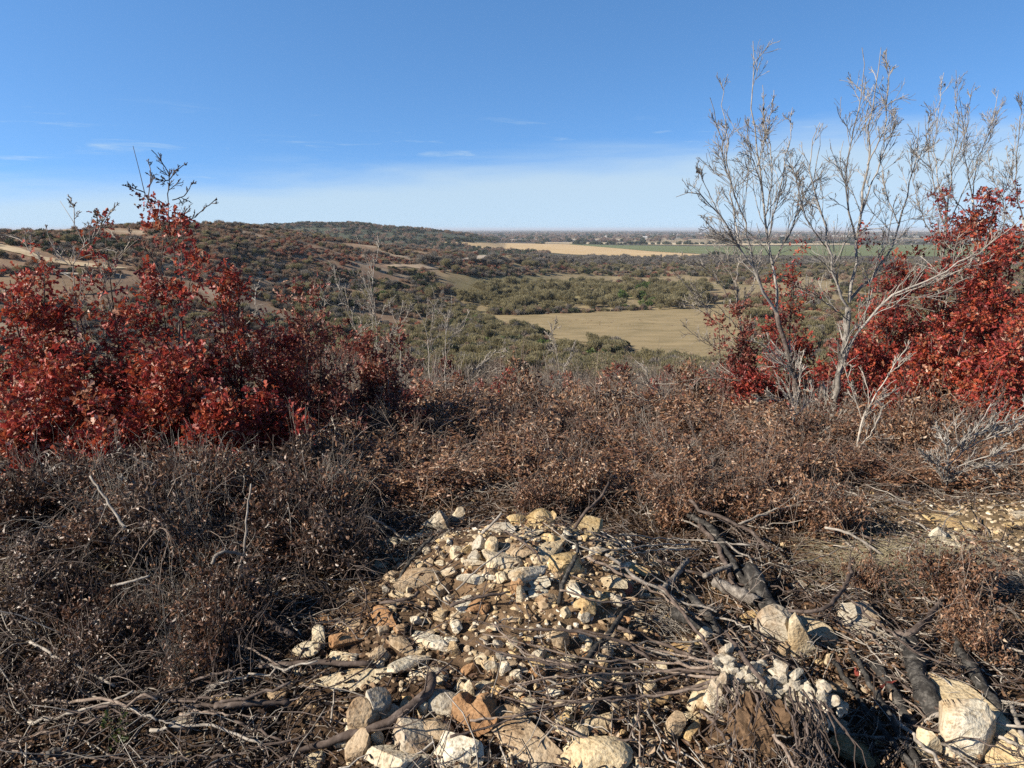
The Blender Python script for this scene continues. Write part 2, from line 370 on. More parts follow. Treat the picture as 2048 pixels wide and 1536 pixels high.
    link("ground", mesh_from("ground", V, [F], m_, col=c, smooth=True), kind="structure")
ground_sheet()
def draped(name, top, bot, mat, off, nu=160, nv=14):
    """a sheet lying on the terrain between two edges"""
    u0, u1 = max(top[0][0], bot[0][0]), min(top[-1][0], bot[-1][0])
    U = np.linspace(u0, u1, nu); vt = np.interp(U, *zip(*top)); vb = np.interp(U, *zip(*bot))
    wob = (vnoise(U / 14., U * 0, 5) - .5) * .07 * np.minimum(vb - vt, 30)
    g = np.linspace(0, 1, nv)[:, None]
    vv = vt[None] * (1 - g) + (vb + wob)[None] * g; uu = np.broadcast_to(U, vv.shape)
    P = isect(uu.ravel(), vv.ravel()); P[:, 2] = terrain(P[:, 0], P[:, 1]) + off
    i = np.arange(nu * nv).reshape(nv, nu)
    F = np.stack([i[:-1, :-1], i[1:, :-1], i[1:, 1:], i[:-1, 1:]], -1).reshape(-1, 4)
    return link(name, mesh_from(name, P, [F], mat, smooth=True), kind="structure")
draped("stubble_field", [(886, 483.5), (1000, 486.2), (1150, 489), (1300, 503), (1440, 511)], [(886, 485), (960, 496), (1040, 503), (1150, 509.5), (1300, 515.5), (1440, 517)], flat_mat("stubble", (.42, .30, .155), (.56, .42, .24), .012, stretch=(1, 4, 1)), .35)
draped("green_field", [(1140, 488.2), (1250, 491), (1420, 493), (1700, 491), (2050, 488)], [(1140, 489.2), (1300, 502.5), (1440, 510.5), (1700, 513), (2050, 513)], flat_mat("winter_wheat", (.115, .14, .06), (.165, .185, .085), .01, stretch=(1, 3, 1)), .45)
draped("pale_field", [(1080, 485.2), (1250, 485.5), (1420, 486), (1700, 487)], [(1080, 487), (1250, 489), (1420, 491), (1700, 489.6)], flat_mat("dry_pasture", (.46, .37, .23), (.58, .48, .33), .01, stretch=(1, 4, 1)), .6)
draped("distant_field", [(1440, 463), (1700, 462), (2050, 461)], [(1440, 465), (1700, 466.5), (2050, 466)], flat_mat("far_stubble", (.50, .41, .28), (.60, .51, .38), .004), 1.0, 120, 6)
draped("fallow_field", [(1440, 513.5), (1700, 515.5), (2050, 515)], [(1440, 518.5), (1700, 521), (2050, 522)], flat_mat("fallow", (.40, .33, .2), (.5, .42, .27), .02, stretch=(1, 4, 1)), .4, 100, 6)
draped("meadow", [(930, 627), (1000, 631), (1100, 628), (1250, 622), (1420, 618), (1560, 620)], [(930, 629), (1010, 654), (1090, 676), (1240, 694), (1330, 722), (1420, 744), (1560, 750)], flat_mat("dry_meadow_grass", (.20, .16, .085), (.34, .265, .15), .16, bump=.3, stretch=(.5, 1, 1)), .22, 220, 60)
draped("dirt_track", [(0, 490), (40, 498), (90, 516), (150, 526), (210, 531), (255, 538)], [(0, 501), (40, 509), (90, 525), (150, 533), (210, 539), (255, 538.5)], flat_mat("pale_caliche", (.40, .31, .19), (.55, .45, .31), .3), .35, 120, 20)
draped("dirt_path", [(0, 544), (60, 545), (130, 547), (240, 549)], [(0, 547), (60, 548.5), (130, 550.5), (240, 552)], flat_mat("pale_path", (.42, .37, .3), (.55, .5, .42), .4), .3, 100, 6)
draped("bare_soil", [(0, 556), (60, 557), (130, 560), (200, 563), (270, 572)], [(0, 590), (60, 596), (130, 595), (200, 586), (270, 572.5)], flat_mat("bare_tan_soil", (.20, .14, .085), (.30, .215, .14), .4), .2, 120, 30)
draped("caliche_bank", [(905, 522.5), (930, 517), (962, 511), (990, 512), (1020, 520)], [(905, 523), (930, 522), (962, 522), (990, 523), (1020, 525)], flat_mat("exposed_caliche", (.42, .33, .24), (.60, .52, .42), .8), .35, 60, 12)
draped("sand_clearing", [(770, 532), (795, 529), (815, 530.5), (840, 529.5), (880, 538)], [(770, 532.3), (790, 535), (812, 534), (840, 538.5), (880, 538.4)], flat_mat("pale_sand", (.36, .27, .18), (.48, .38, .27), .5), .3, 60, 10)
# ------------------------------------------------------------------ landmarks and labels
MARKS = [(876, 1046, "the grey pointed rock"), (1064, 1043, "the ochre boulder topping the mound"), (1127, 1124, "the bright ochre rock"), (1554, 1266, "the rust-mottled white boulder"),
 (1615, 1280, "the split cream rock"), (1732, 1258, "the layered grey slab"), (1970, 1452, "the long golden slab"), (1058, 1482, "the great tan slab"), (955, 1423, "the notched golden rock"),
 (722, 1353, "the long flat cream slab"), (859, 1280, "the white bar stone"), (799, 1517, "the big white block"), (891, 1403, "the grey-white boulder"), (1190, 1509, "the pitted gold boulder"),
 (1555, 1400, "the crusted root clod"), (746, 1136, "the greenish cream chunk"), (1005, 1118, "the white cut block"), (1762, 1119, "the cream slab by dry grass"), (1926, 1477, "the squared white block"),
 (700, 1249, "the squared tan stone"), (838, 1158, "the fractured tan slab"), (1428, 1401, "the upright white slab"), (447, 1395, "the small rust stone"), (364, 1448, "the pale lone stone"),
 (1946, 1102, "the cream stone on bare dirt"), (1227, 1170, "the striped yellow rock"), (1160, 1063, "the ochre ledge")]
USED = set()
def where(u, v, marks, skip=None):
    for mu, mv, t in sorted(marks, key=lambda m: (m[0] - u) ** 2 + 2.2 * (m[1] - v) ** 2):
        if t == skip: continue
        du, dv = u - mu, v - mv; d = math.hypot(du, dv)
        if d < 9: continue
        if abs(du) > 1.6 * abs(dv): rel = "right of" if du > 0 else "left of"
        elif abs(dv) > 1.6 * abs(du): rel = "below" if dv > 0 else "above"
        else: rel = ("lower " if dv > 0 else "upper ") + ("right of" if du > 0 else "left of")
        yield ("close " if d < 45 else "") + rel + " " + t
def label(desc, u, v, marks=MARKS, skip=None, plain=False):
    if plain and desc not in USED: USED.add(desc); return desc
    for w in where(u, v, marks, skip):
        s = desc + " " + w
        if s not in USED and len(s.split()) <= 16: USED.add(s); return s
    USED.add(desc); return desc
# ------------------------------------------------------------------ rocks
import bmesh
def ico(sub):
    bm = bmesh.new(); bmesh.ops.create_icosphere(bm, subdivisions=sub, radius=1)
    V = np.array([v.co for v in bm.verts]); F = np.array([[v.index for v in f.verts] for f in bm.faces]); bm.free(); return V, F
ICO = {s: ico(s) for s in (2, 3, 4, 5)}
def rock_mesh(dim, kind, sub, mat, seed):
    g = np.random.default_rng(seed); V, F = ICO[sub]; V = V.copy()
    e = {'s': .45, 'k': .35, 'l': .5, 'c': .7, 'r': 1.0, 'p': .7, 'w': .6, 'n': .75}[kind]
    V = np.sign(V) * np.abs(V) ** e
    if kind == 's': ncut, dmin = 10, .52
    elif kind == 'k': ncut, dmin = 8, .66
    elif kind == 'r': ncut, dmin = 11, .66
    else: ncut, dmin = 15, .44
    for _ in range(ncut):
        n = g.normal(size=3); n /= np.linalg.norm(n)
        if kind == 's': n[2] *= .35; n /= np.linalg.norm(n)
        d = g.uniform(dmin, .95); k = V @ n; o = np.maximum(0, k - d); V = V - o[:, None] * n * .97
    if kind == 'p':                                    # peaked
        t = np.clip((V[:, 2] + .3) / 1.3, 0, 1); V[:, :2] *= (1 - .72 * t)[:, None]; V[:, 0] += .25 * t
    if kind == 'w':                                    # wedge: thin at one end
        t = (V[:, 0] + 1) / 2; V[:, 1:] *= (1.05 - .75 * t)[:, None]
    if kind == 'l':                                    # long blade tapering to both ends
        t = np.abs(V[:, 0]) ** 2; V[:, 1] *= 1 - .55 * t; V[:, 2] *= 1 - .45 * t
    if kind == 'n':                                    # notched top with two peaks
        V[:, 2] += np.where(V[:, 2] > 0, .5 * np.abs(np.sin(V[:, 0] * 3.3 + .8)) - .35, 0)
    q = V * 1.6 + seed % 97
    nz = fbm(q[:, 0] + q[:, 2] * .7, q[:, 1] - q[:, 2] * .6, seed % 1000, 4) - .5
    nrm = V / (np.linalg.norm(V, axis=1, keepdims=True) + 1e-9)
    V = V + nrm * nz[:, None] * .15
    if sub > 3:
        n2 = fbm(q[:, 0] * 5 + q[:, 2], q[:, 1] * 5 - q[:, 2] * 4, 7 + seed % 1000, 3) - .5; V = V + nrm * n2[:, None] * .055
    V = V - (V.max(0) + V.min(0)) / 2; V = V / np.abs(V).max(0) * np.array(dim) / 2
    return mesh_from("rock", V, [F], mat)
# u, v, w, h, angle, kind, colour, description
ROCKS = """876 1046 44 44 8 p g grey pointed rock standing on the mound crest|*
914 1038 20 30 70 c w small upright whitish stone
1064 1043 76 36 -3 n o rough ochre boulder topping the stone mound|*
1000 1056 46 24 5 c g knobbly pale stone
817 1078 25 18 10 r w rounded white stone in a short row
838 1072 18 14 0 r w small rounded white stone in a short row
853 1064 16 14 0 c c little cream stone in a short row
780 1088 28 22 -10 c c angular cream chunk
715 1119 28 28 20 c c upright cream chunk
685 1130 26 30 60 c g grey angular stone in twigs
746 1136 46 30 -12 c c greenish cream chunk with a shaded end|*
838 1158 76 46 -15 c t broad fractured tan slab half buried in soil|*
1005 1118 56 32 -4 k w white cut block with a square end|*
1030 1098 52 20 6 s t flat tan stone
1058 1146 78 34 -28 w w long white wedge of stone
1065 1165 46 18 -4 s w low white slab
945 1156 38 26 -10 c w bluish white stone
946 1124 30 16 0 c w flat white stone
983 1100 22 30 70 c c narrow cream stone on end
1054 1066 36 16 -4 s c thin cream slab
930 1207 34 20 -32 s w slanting white slab in shade
956 1210 30 20 -25 r b rosy tan stone
1034 1180 18 32 65 c b upright orange-brown stone
1042 1194 14 28 80 c c upright cream sliver
1081 1183 38 16 -18 s w narrow white slab
1095 1200 30 28 -30 r t rounded pinkish tan stone
700 1249 30 22 0 k t squared tan stone perched on brown rock|*
704 1274 68 34 -22 c b broad brown rock in front of a fallen stem
770 1240 46 26 35 l b orange-brown shard
639 1281 26 34 70 c c pale greenish stone on end
612 1300 36 26 -5 c c blunt cream stone
661 1240 42 16 5 c b flat brown stone in shade
859 1280 84 22 33 k w long white bar-shaped stone lying slantwise|*
901 1281 18 16 0 c w small white lump
807 1290 46 22 30 c t grey-tan stone in shade
683 1313 34 14 -8 s c low cream slab
754 1327 18 18 30 c w small white chip
839 1305 18 14 0 c c small cream chip
817 1327 58 22 -30 k w white brick-like wedge
866 1344 42 24 2 k w white block with a long shadow
722 1353 140 30 -13 l c long flat cream slab lying among twigs|*
729 1441 42 52 60 r t rounded tan stone
759 1419 36 52 65 c g pale grey angular stone
776 1432 32 34 -40 c w white angular stone
891 1403 78 46 12 r g grey-white boulder beside a notched rock|*
955 1423 74 54 5 n b golden brown rock with a notched top|*
847 1427 16 28 75 c c narrow cream stone
867 1457 46 42 -20 c t angular tan stone
939 1383 18 32 80 c c upright cream stone
823 1469 72 58 20 c g mottled white and grey boulder
799 1517 100 56 -15 c w big white block at the picture edge|*
915 1509 74 56 25 c w white boulder with a concave face
719 1503 30 52 75 c t upright tan stone
755 1489 18 32 80 c c narrow pale stone
1058 1482 168 62 34 w t great tan slab tapering to a bright end|*
1036 1513 40 24 -20 c w small white stone under a slab
1085 1523 56 28 0 c g grey-white stone under a slab
1190 1509 112 60 0 r y pitted gold boulder at the lower edge|*
1189 1449 68 24 -8 s c pale thin slab with torn edge
1195 1363 22 22 30 r c cream cobble
1141 1319 22 18 0 r c small cream cobble
1177 1298 14 20 80 c c small cream stone on end
1077 1306 24 20 -30 c w white stone among twigs
1215 1290 46 14 -10 s w thin white slab under crossing stems
1119 1280 24 34 60 c t pinkish tan stone
1300 1405 52 18 -8 c o low yellow stone
1269 1443 16 18 0 c w white pebble
1348 1463 28 42 70 c t tan stone on end
1127 1124 46 36 -6 k o bright ochre rock with a flat face|*
1102 1095 58 24 -20 s c cream-yellow slab
1160 1063 76 22 2 s o ochre ledge at the mound crest|*
1151 1180 38 26 35 w w white wedge stone
1227 1170 44 30 48 c c striped yellow-cream rock beside a white flake|*
1268 1141 44 22 40 s o ochre slab tilted downhill
1232 1129 40 12 -8 s w grey-white thin slab
1266 1204 28 26 20 c t tan stone with a flat top
1255 1180 12 16 60 k r little brick-red stone
1259 1163 24 14 20 c w white flake
1176 1224 22 28 60 c o yellow stone on end
1132 1229 14 18 60 c c cream pebble
1205 1199 20 16 0 c o small yellow stone
1170 1205 30 22 15 r o crumbly yellow stone
1215 1245 26 18 10 c t dull tan stone
1364 1297 46 26 -8 r o knobbly yellow stone
1506 1233 40 22 6 c o yellow stone beside a charred log
1554 1266 58 56 50 r g white boulder mottled with rust|*
1601 1293 34 72 80 w c left half of a split cream rock
1629 1265 54 50 40 c c right half of a split cream rock|the split cream rock
1408 1278 26 28 60 c w grey-white stone under stems
1566 1311 24 34 70 c t pinkish stone in deep shade
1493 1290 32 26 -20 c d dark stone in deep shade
1619 1401 52 34 -10 r w bluish white stone in deep shade
1400 1404 30 46 65 c c pale tan slab leaning in shadow bars
1428 1401 32 54 75 k w upright white slab on bare soil|*
1378 1436 22 22 10 r c small cream cobble on bare soil
1353 1461 20 30 60 c t small tan stone on end
1383 1469 24 34 65 c o yellow stone on end
1657 1321 12 16 60 c c cream pebble
1732 1258 128 44 46 s g layered grey and cream slab tilted downhill|*
1970 1452 215 66 43 l y very long golden slab in the corner|*
1926 1477 58 76 80 k w squared white block on end|*
1668 1376 42 20 10 c t tan stone beside the shaded hollow
1698 1464 72 24 8 s w flat whitish stone
1723 1509 104 42 0 c o low yellow-brown boulder
1856 1512 26 48 60 w c cream wedge stone
1904 1529 62 20 0 c c cream stone at the picture edge
1762 1119 60 26 22 s c cream slab beside dry grass|*
1902 1045 58 20 10 s o orange-tan slab on bare dirt
1891 1073 30 18 20 c c angular cream stone
1874 1078 24 26 60 c w white stone on end
1908 1093 28 22 20 c w white chip stone
1946 1102 44 24 -15 c c cream stone on bare dirt|*
1927 1074 26 12 -10 s c thin cream slab
2038 1031 30 15 -5 c w pale stone at the dirt edge
2030 1050 26 8 5 s o thin orange slab
1905 1026 14 10 0 k c small square stone
1813 1108 16 10 0 c c cream pebble in dry grass
1780 1170 26 14 15 c g grey stone in dead leaves
1655 1175 22 14 10 c w whitish stone in dead leaves
1690 1148 18 12 0 c c cream stone in dead leaves
1600 1170 26 14 -10 c g pale grey stone in dead leaves
447 1395 30 20 -15 c o small rust-orange stone by a broken branch|*
364 1448 34 24 0 k g pale lone stone in dark leaf litter|*
358 1512 26 16 0 c c cream stone at the lower edge
393 1521 20 14 0 c t small tan stone at the lower edge
424 1351 34 22 -25 c t dull tan stone under a stick
360 1260 30 32 30 r c dull cream lump in withered brush
406 1293 36 40 45 c t dull tan lump in withered brush
559 1392 24 20 -20 c t angular tan stone
621 1523 36 16 -5 s c low cream stone
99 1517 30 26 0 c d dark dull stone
1110 1386 22 14 10 c w white chip under stems
1246 1372 26 16 -15 c t tan chip under stems
1292 1338 22 14 0 c o ochre chip under stems
1010 1338 18 22 60 c w white chip on end
1030 1240 20 12 0 c t tan chip
985 1255 18 12 10 c c cream chip
1330 1240 18 14 0 c o ochre chip
1160 1140 18 12 0 c c cream chip
1090 1160 14 10 0 c w white pebble
900 1100 20 16 30 c t tan lump at a dark hollow
960 1092 22 26 70 c g grey lump at a dark hollow
880 1125 16 12 0 c c cream pebble
790 1120 18 12 0 c t tan chip
800 1185 30 14 -10 s c cream flake
880 1180 34 20 -15 c t tan stone
980 1150 20 14 10 c w white chip
1115 1150 16 14 0 c t tan pebble
1195 1100 26 14 0 c w whitish flake
1220 1085 20 12 0 c c cream flake
640 1330 24 12 0 s t tan flake
600 1345 18 12 0 c c cream flake"""
_parsed = []
for ln in ROCKS.split("\n"):
    a = ln.split(None, 7); d = a[7].split("|"); _parsed.append((*map(float, a[:5]), a[5], a[6], d[0], d[1] if len(d) > 1 else None))
for k, (u, v, w, h, ang, kd, co, desc, mark) in enumerate(_parsed):
    g = np.random.default_rng(500 + k); ca, sa = math.cos(math.radians(ang)), math.sin(math.radians(ang))
    vb = min(v + h * .25, 1620)
    E = isect([u - w / 2 * ca, u + w / 2 * ca, u], [vb - w / 2 * sa, vb + w / 2 * sa, vb])
    dist = np.linalg.norm(E[2] - EYE); hm = h / FPX * dist
    sx = (E[1] - E[0])[:2]; wm = w / FPX * dist
    length = max(wm, min(np.linalg.norm(sx), 1.55 * wm)); yaw = math.atan2(sx[1], sx[0])
    steep = abs(sa) > .75
    if steep: length = wm * 1.1; depth = .8 * wm; height = hm * .95; yaw = g.uniform(-.5, .5)
    else:
        height = hm * (.85 if kd in 'pn' else .54); depth = max(hm * (1.0 if kd != 's' else 1.3), .35 * length)
        if kd in 'sl': height *= .7
    if steep: length, depth = wm * .95, wm * .8
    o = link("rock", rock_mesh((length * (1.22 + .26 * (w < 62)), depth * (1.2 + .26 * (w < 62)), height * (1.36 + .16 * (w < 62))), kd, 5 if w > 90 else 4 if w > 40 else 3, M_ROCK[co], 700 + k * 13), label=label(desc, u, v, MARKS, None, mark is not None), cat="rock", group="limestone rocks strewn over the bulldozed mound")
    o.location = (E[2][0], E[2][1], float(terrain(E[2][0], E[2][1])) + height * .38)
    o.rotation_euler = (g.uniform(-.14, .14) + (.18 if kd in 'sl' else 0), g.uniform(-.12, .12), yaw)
for k in range(126):
    g = np.random.default_rng(9000 + k); uu = g.uniform(620, 1330); vv = 1060 + 470 * g.random() ** .8
    if abs(uu - 1010) > 230 + (vv - 1060) * .55: uu = 1010 + g.uniform(-240, 300)
    p = isect(uu, vv)[0]; sz = g.uniform(.022, .05) * (1.2 - .35 * (vv - 1060) / 470)
    o = link("rock", rock_mesh((sz * 1.5, sz * 1.15, sz), "cskwc"[k % 5], 3, M_ROCK["wccgtoctwb"[k % 10]], 40 + k * 7), label="small broken stone lying loose among the bigger mound rocks", cat="rock", group="small loose stones on the mound")
    o.location = p + np.array([0, 0, sz * .22]); o.rotation_euler = (g.uniform(-.3, .3), g.uniform(-.3, .3), g.uniform(0, 6.28))
# crusted clod of roots and pale soil beside the shaded hollow
def clod():
    c = at(1535, 1385, 2.05); z = float(terrain(c[0], c[1]))
    root = empty("root_clod", (c[0], c[1], z), "crusted pale root clod heaped with soil beside the dark hollow", "root clod")
    mb = MB(); g = np.random.default_rng(4)
    for k in range(170):
        t = (k * 37 % 170) / 169; e = np.array([-.13 + .29 * t, .085 - .15 * t, .075 - .02 * t]) + g.normal(size=3) * np.array([.026, .028, .030]); q = rock_mesh(g.uniform(.018, .056, 3), "cwck"[k % 4], 3, None, 60 + k)
        Vq = np.array([v.co for v in q.vertices]); Fq = np.array([list(p.vertices) for p in q.polygons]); an = g.uniform(0, 6.28); Rz = np.array([[math.cos(an), math.sin(an), 0], [-math.sin(an), math.cos(an), 0], [0, 0, 1]])
        mb.add(Vq @ Rz + e, Fq, g.random()); bpy.data.meshes.remove(q)
    link("crust", mb.mesh("crust", M_ROCK['g']), root)
    V, F = ICO[5]; V = V * np.array([.105, .09, .095]); q = V * 38
    V = V + V / np.linalg.norm(V, axis=1, keepdims=True) * ((fbm(q[:, 0] + q[:, 2], q[:, 1] - q[:, 2], 8, 5) - .5) * .085)[:, None]
    V += np.array([-.045, -.085, -.012])
    link("soil", mesh_from("soil", V, [F], flat_mat("clod_soil", (.075, .045, .026), (.17, .11, .065), 28, bump=.012)), root)
    mb = MB()
    for k in range(60):
        x0 = RNG.uniform(-.15, .13); p0 = np.array([x0, -.05 - x0 * .5 + RNG.normal() * .02, RNG.uniform(.03, .13)])
        p3 = p0 + np.array([RNG.normal() * .05, RNG.uniform(-.22, -.06), -.10 - RNG.random() * .06]); p1 = p0 + (p3 - p0) * .4 + np.array([0, -.03, .03])
        P = resample([p0, p1, p3], 8, .03); mb.tubes(P, np.linspace(.0035, .001, 8), 4)
    link("roots", mb.mesh("roots", M_STEM), root)
clod()
# ------------------------------------------------------------------ logs, branches and sticks
SMARK = MARKS + [(1835, 1370, "the thick charred log"), (1530, 1200, "the leaning charred log"), (860, 1390, "the curved bark branch"), (1840, 1250, "the bent grey branch"), (490, 1090, "the upright pale stick"), (500, 1405, "the broken-ended branch"), (1715, 880, "the pale forked snag"), (240, 1020, "the dead twig fan")]
def stick(name, cat, desc, pts, r0, r1, mat, twigs=0, hz=None, K=16, sides=7, jit=.006, group=None, unique=False, knots=.12):
    """pts: (u, v, height over the ground in m)"""
    P = isect([p[0] for p in pts], [min(p[1], 1640) for p in pts], [p[2] + r0 * .8 for p in pts])
    u, v = pts[len(pts) // 2][:2]
    base = P[0].copy(); P = resample(P - base, K, jit)
    R = np.linspace(r0, r1, K) * (1 + knots * 1.2 * (vnoise(np.arange(K) * .9, np.zeros(K), int(RNG.integers(9999))) * 2 - 1))
    lb = label(desc, u, v, SMARK, None, unique)
    mb = MB(); mb.tubes(P, R, sides, True, .5)
    if r0 > .012:                                    # rough, split bark
        V = mb.V[0]; c = np.repeat(np.vstack([P[:1], P, P[-1:]]), sides, 0); dv = V - c; ln = np.linalg.norm(dv, axis=1, keepdims=True); ring = np.arange(len(V)) // sides; sec = np.arange(len(V)) % sides
        w = vnoise(ring * .35, sec * 1.7, int(RNG.integers(9999))) - .5 + .6 * (vnoise(ring * 1.1, sec * 2.3, int(RNG.integers(9999))) - .5)
        mb.V[0] = c + dv * (1 + .42 * w[:, None]); tipn = sides
        if knots > .2:
            e = mb.V[0][-2 * sides:-sides]; mb.V[0][-2 * sides:-sides] += (P[-1] - P[-3])[None] * RNG.uniform(-.2, 1.3, (sides, 1))
    if twigs:
        Q, S = grow(P[None], R[None], twigs + 2, .15, .98, .32, .75, .02, .16, .32, 6); mb.tubes(Q, S, 4)
        Q, S = grow(Q, S, 2, .3, .95, .5, .7, .02, .18, .6, 5); mb.tubes(Q, S, 3)
    o = link(name, mb.mesh(name, mat, True), None, lb, cat, group, loc=base)
    return o
BR = "loose branches and stems lying over the rubble"
LG = "charred logs lying in the rubble"
stick("log", "log", "thick charred log lying downhill in dead leaves", [(1812, 1278, .02), (1835, 1345, .02), (1856, 1395, .02), (1878, 1440, 0)], .034, .040, M_CHAR, sides=12, group=LG, unique=True)
stick("log", "log", "leaning charred log behind the rust-mottled white boulder", [(1500, 1135, .05), (1525, 1195, .03), (1552, 1245, .02)], .036, .040, M_CHAR, sides=12, group=LG, unique=True)
stick("log", "log", "grey charred log", [(1748, 1328, .02), (1788, 1388, .02), (1812, 1432, .01), (1842, 1480, 0)], .017, .022, M_CHAR, sides=10, group=LG)
stick("log", "log", "black forked branch running down to the corner", [(1893, 1225, .06), (1920, 1300, .05), (1950, 1345, .04), (1990, 1415, .03), (2060, 1500, .02)], .014, .024, M_CHAR, 4, sides=9, group=LG, unique=True)
stick("log", "log", "dark slender pole", [(1700, 1300, .05), (1752, 1388, .04), (1795, 1460, .03), (1850, 1560, .02)], .009, .013, M_CHAR, sides=8, group=LG)
stick("log", "log", "black slender pole", [(1668, 1325, .04), (1738, 1425, .03), (1835, 1550, .02)], .009, .012, M_CHAR, sides=8, group=LG)
stick("log", "log", "dark curving pole from brush to stones", [(1378, 1030, .1), (1424, 1062, .08), (1462, 1118, .05), (1500, 1180, .03)], .02, .02, M_CHAR, sides=8, group=LG, unique=True)
stick("log", "log", "slim grey curving pole", [(1400, 1050, .1), (1432, 1086, .08), (1452, 1135, .05), (1482, 1190, .03)], .012, .014, M_STEM, sides=8, group=LG)
stick("log", "log", "charred limb with pale streaks", [(1380, 1195, .05), (1412, 1225, .05), (1430, 1262, .03), (1448, 1300, .02)], .020, .016, M_CHAR, sides=9, group=LG)
stick("log", "log", "charred split limb", [(1345, 1225, .04), (1385, 1245, .04), (1425, 1262, .03)], .022, .015, M_CHAR, sides=9, group=LG)
stick("branch", "branch", "bent grey branch hooking out of dead leaves", [(1788, 1266, .07), (1815, 1268, .08), (1842, 1252, .09), (1868, 1222, .08), (1892, 1196, .06), (1940, 1190, .05)], .0155, .007, M_STEM, 3, sides=9, group=BR, unique=True)
stick("branch", "branch", "curved bark branch sweeping across the stones", [(560, 1522, .02), (630, 1492, .03), (690, 1474, .04), (765, 1450, .05), (828, 1410, .05), (858, 1378, .05), (862, 1352, .04)], .009, .019, M_STEM, 3, sides=10, group=BR, unique=True)
stick("branch", "branch", "dark upright branch standing on the mound", [(1118, 1205, .0), (1122, 1180, .06), (1136, 1145, .10), (1152, 1110, .14), (1152, 1082, .18), (1130, 1072, .22)], .013, .006, M_CHAR, 4, group=BR, unique=True)
stick("branch", "branch", "cut grey stub pointing up the bank", [(1322, 1185, .03), (1350, 1152, .04), (1374, 1120, .05)], .0125, .014, M_WEATHER, sides=9, group=BR, unique=True)
stick("branch", "branch", "short bleached stub", [(1408, 1152, .06), (1436, 1140, .07), (1464, 1130, .08)], .0125, .011, M_WEATHER, sides=9, group=BR)
stick("root_stump", "root", "splintered grey root stump with torn end", [(1425, 1162, .06), (1460, 1178, .06), (1505, 1200, .05)], .020, .027, M_WEATHER, 5, sides=11, group=BR, unique=True, knots=.25)
stick("branch", "branch", "black Y-shaped branch crossing the stems", [(1262, 1212, .06), (1240, 1236, .07), (1218, 1268, .07), (1188, 1300, .06), (1160, 1336, .05)], .009, .012, M_CHAR, 3, group=BR, unique=True)
stick("branch", "branch", "straight grey stick slanting to the root clod", [(1318, 1172, .10), (1380, 1245, .11), (1456, 1348, .12)], .006, .008, M_STEM, 2, group=BR, unique=True)
stick("branch", "branch", "dark stick lying on the root clod", [(1452, 1262, .16), (1490, 1320, .16), (1530, 1366, .15)], .006, .008, M_STEM, group=BR)
stick("branch", "branch", "thin upright stem before the big slab", [(1280, 1525, .02), (1278, 1450, .05), (1274, 1365, .08)], .003, .004, M_TWIG, group=BR, unique=True)
stick("branch", "branch", "upright pale stick standing in withered brush", [(484, 1262, .02), (484, 1175, .12), (487, 1090, .28), (496, 1010, .45), (502, 968, .55)], .0055, .0035, M_PALE, 2, group=BR, unique=True)
stick("branch", "branch", "short pale straight stick", [(222, 1172, .2), (262, 1163, .22), (300, 1152, .24)], .006, .005, M_PALE, group=BR)
stick("branch", "branch", "bleached branch slanting through dark brush", [(180, 952, .5), (212, 998, .45), (250, 1056, .4)], .0045, .0065, M_PALE, 3, group=BR, unique=True)
stick("branch", "branch", "dark weathered branch", [(430, 1200, .08), (500, 1232, .08), (585, 1268, .06)], .015, .010, M_STEM, 2, group=BR)
stick("branch", "branch", "smooth dark stem lying level", [(520, 1332, .03), (630, 1326, .04), (742, 1328, .04)], .009, .010, M_STEM, 2, group=BR)
stick("branch", "branch", "dark branch with a broken pale end", [(430, 1412, .05), (500, 1406, .05), (580, 1402, .04)], .013, .010, M_STEM, 2, group=BR, unique=True)
stick("branch", "branch", "stubby pale root end", [(424, 1128, .22), (432, 1112, .25), (452, 1104, .26), (500, 1112, .22)], .009, .006, M_WEATHER, 4, group=BR)
stick("branch", "branch", "thick grey branch with a brown bend", [(1380, 1000, .22), (1402, 1024, .2), (1440, 1034, .18), (1500, 1062, .14), (1540, 1100, .1)], .009, .010, M_STEM, 3, group=BR, unique=True)
stick("branch", "branch", "long grey stick", [(1350, 1028, .1), (1440, 1078, .09), (1500, 1120, .07), (1530, 1162, .05)], .006, .005, M_WEATHER, 3, group=BR)
stick("branch", "branch", "pale bent branch on the right bank", [(1475, 1050, .12), (1540, 1022, .14), (1600, 1004, .16), (1650, 985, .18)], .007, .004, M_PALE, 5, group=BR)
stick("branch", "branch", "short bleached stick", [(1650, 1055, .1), (1700, 1068, .1), (1765, 1110, .06)], .008, .006, M_PALE, 2, group=BR)
stick("branch", "branch", "brown stick", [(900, 1212, .04), (950, 1196, .05), (1020, 1184, .05)], .008, .005, M_STEM, 2, group=BR)
stick("branch", "branch", "pale hooked stick", [(760, 1206, .04), (800, 1200, .05), (826, 1194, .05), (838, 1184, .04)], .006, .008, M_STEM, 1, group=BR)
stick("branch", "branch", "dark stick leaning on the mound", [(795, 1166, .03), (815, 1130, .05), (840, 1100, .07), (868, 1072, .08)], .008, .007, M_CHAR, 2, group=BR)
stick("branch", "branch", "light stick leaning out of the mound", [(964, 1066, .04), (984, 1048, .08), (1004, 1026, .12)], .007, .005, M_PALE, group=BR)
stick("branch", "branch", "thin pale stick", [(912, 1180, .04), (960, 1135, .06), (1020, 1092, .06)], .004, .003, M_PALE, group=BR)
stick("branch", "branch", "thin brown stick", [(1010, 1062, .05), (1060, 1094, .06), (1085, 1128, .05)], .005, .004, M_STEM, 1, group=BR)
stick("branch", "branch", "forked brown branch rising from the mound", [(1150, 1055, .05), (1172, 1022, .15), (1200, 996, .22), (1218, 964, .3)], .009, .005, M_STEM, 4, group=BR, unique=True)
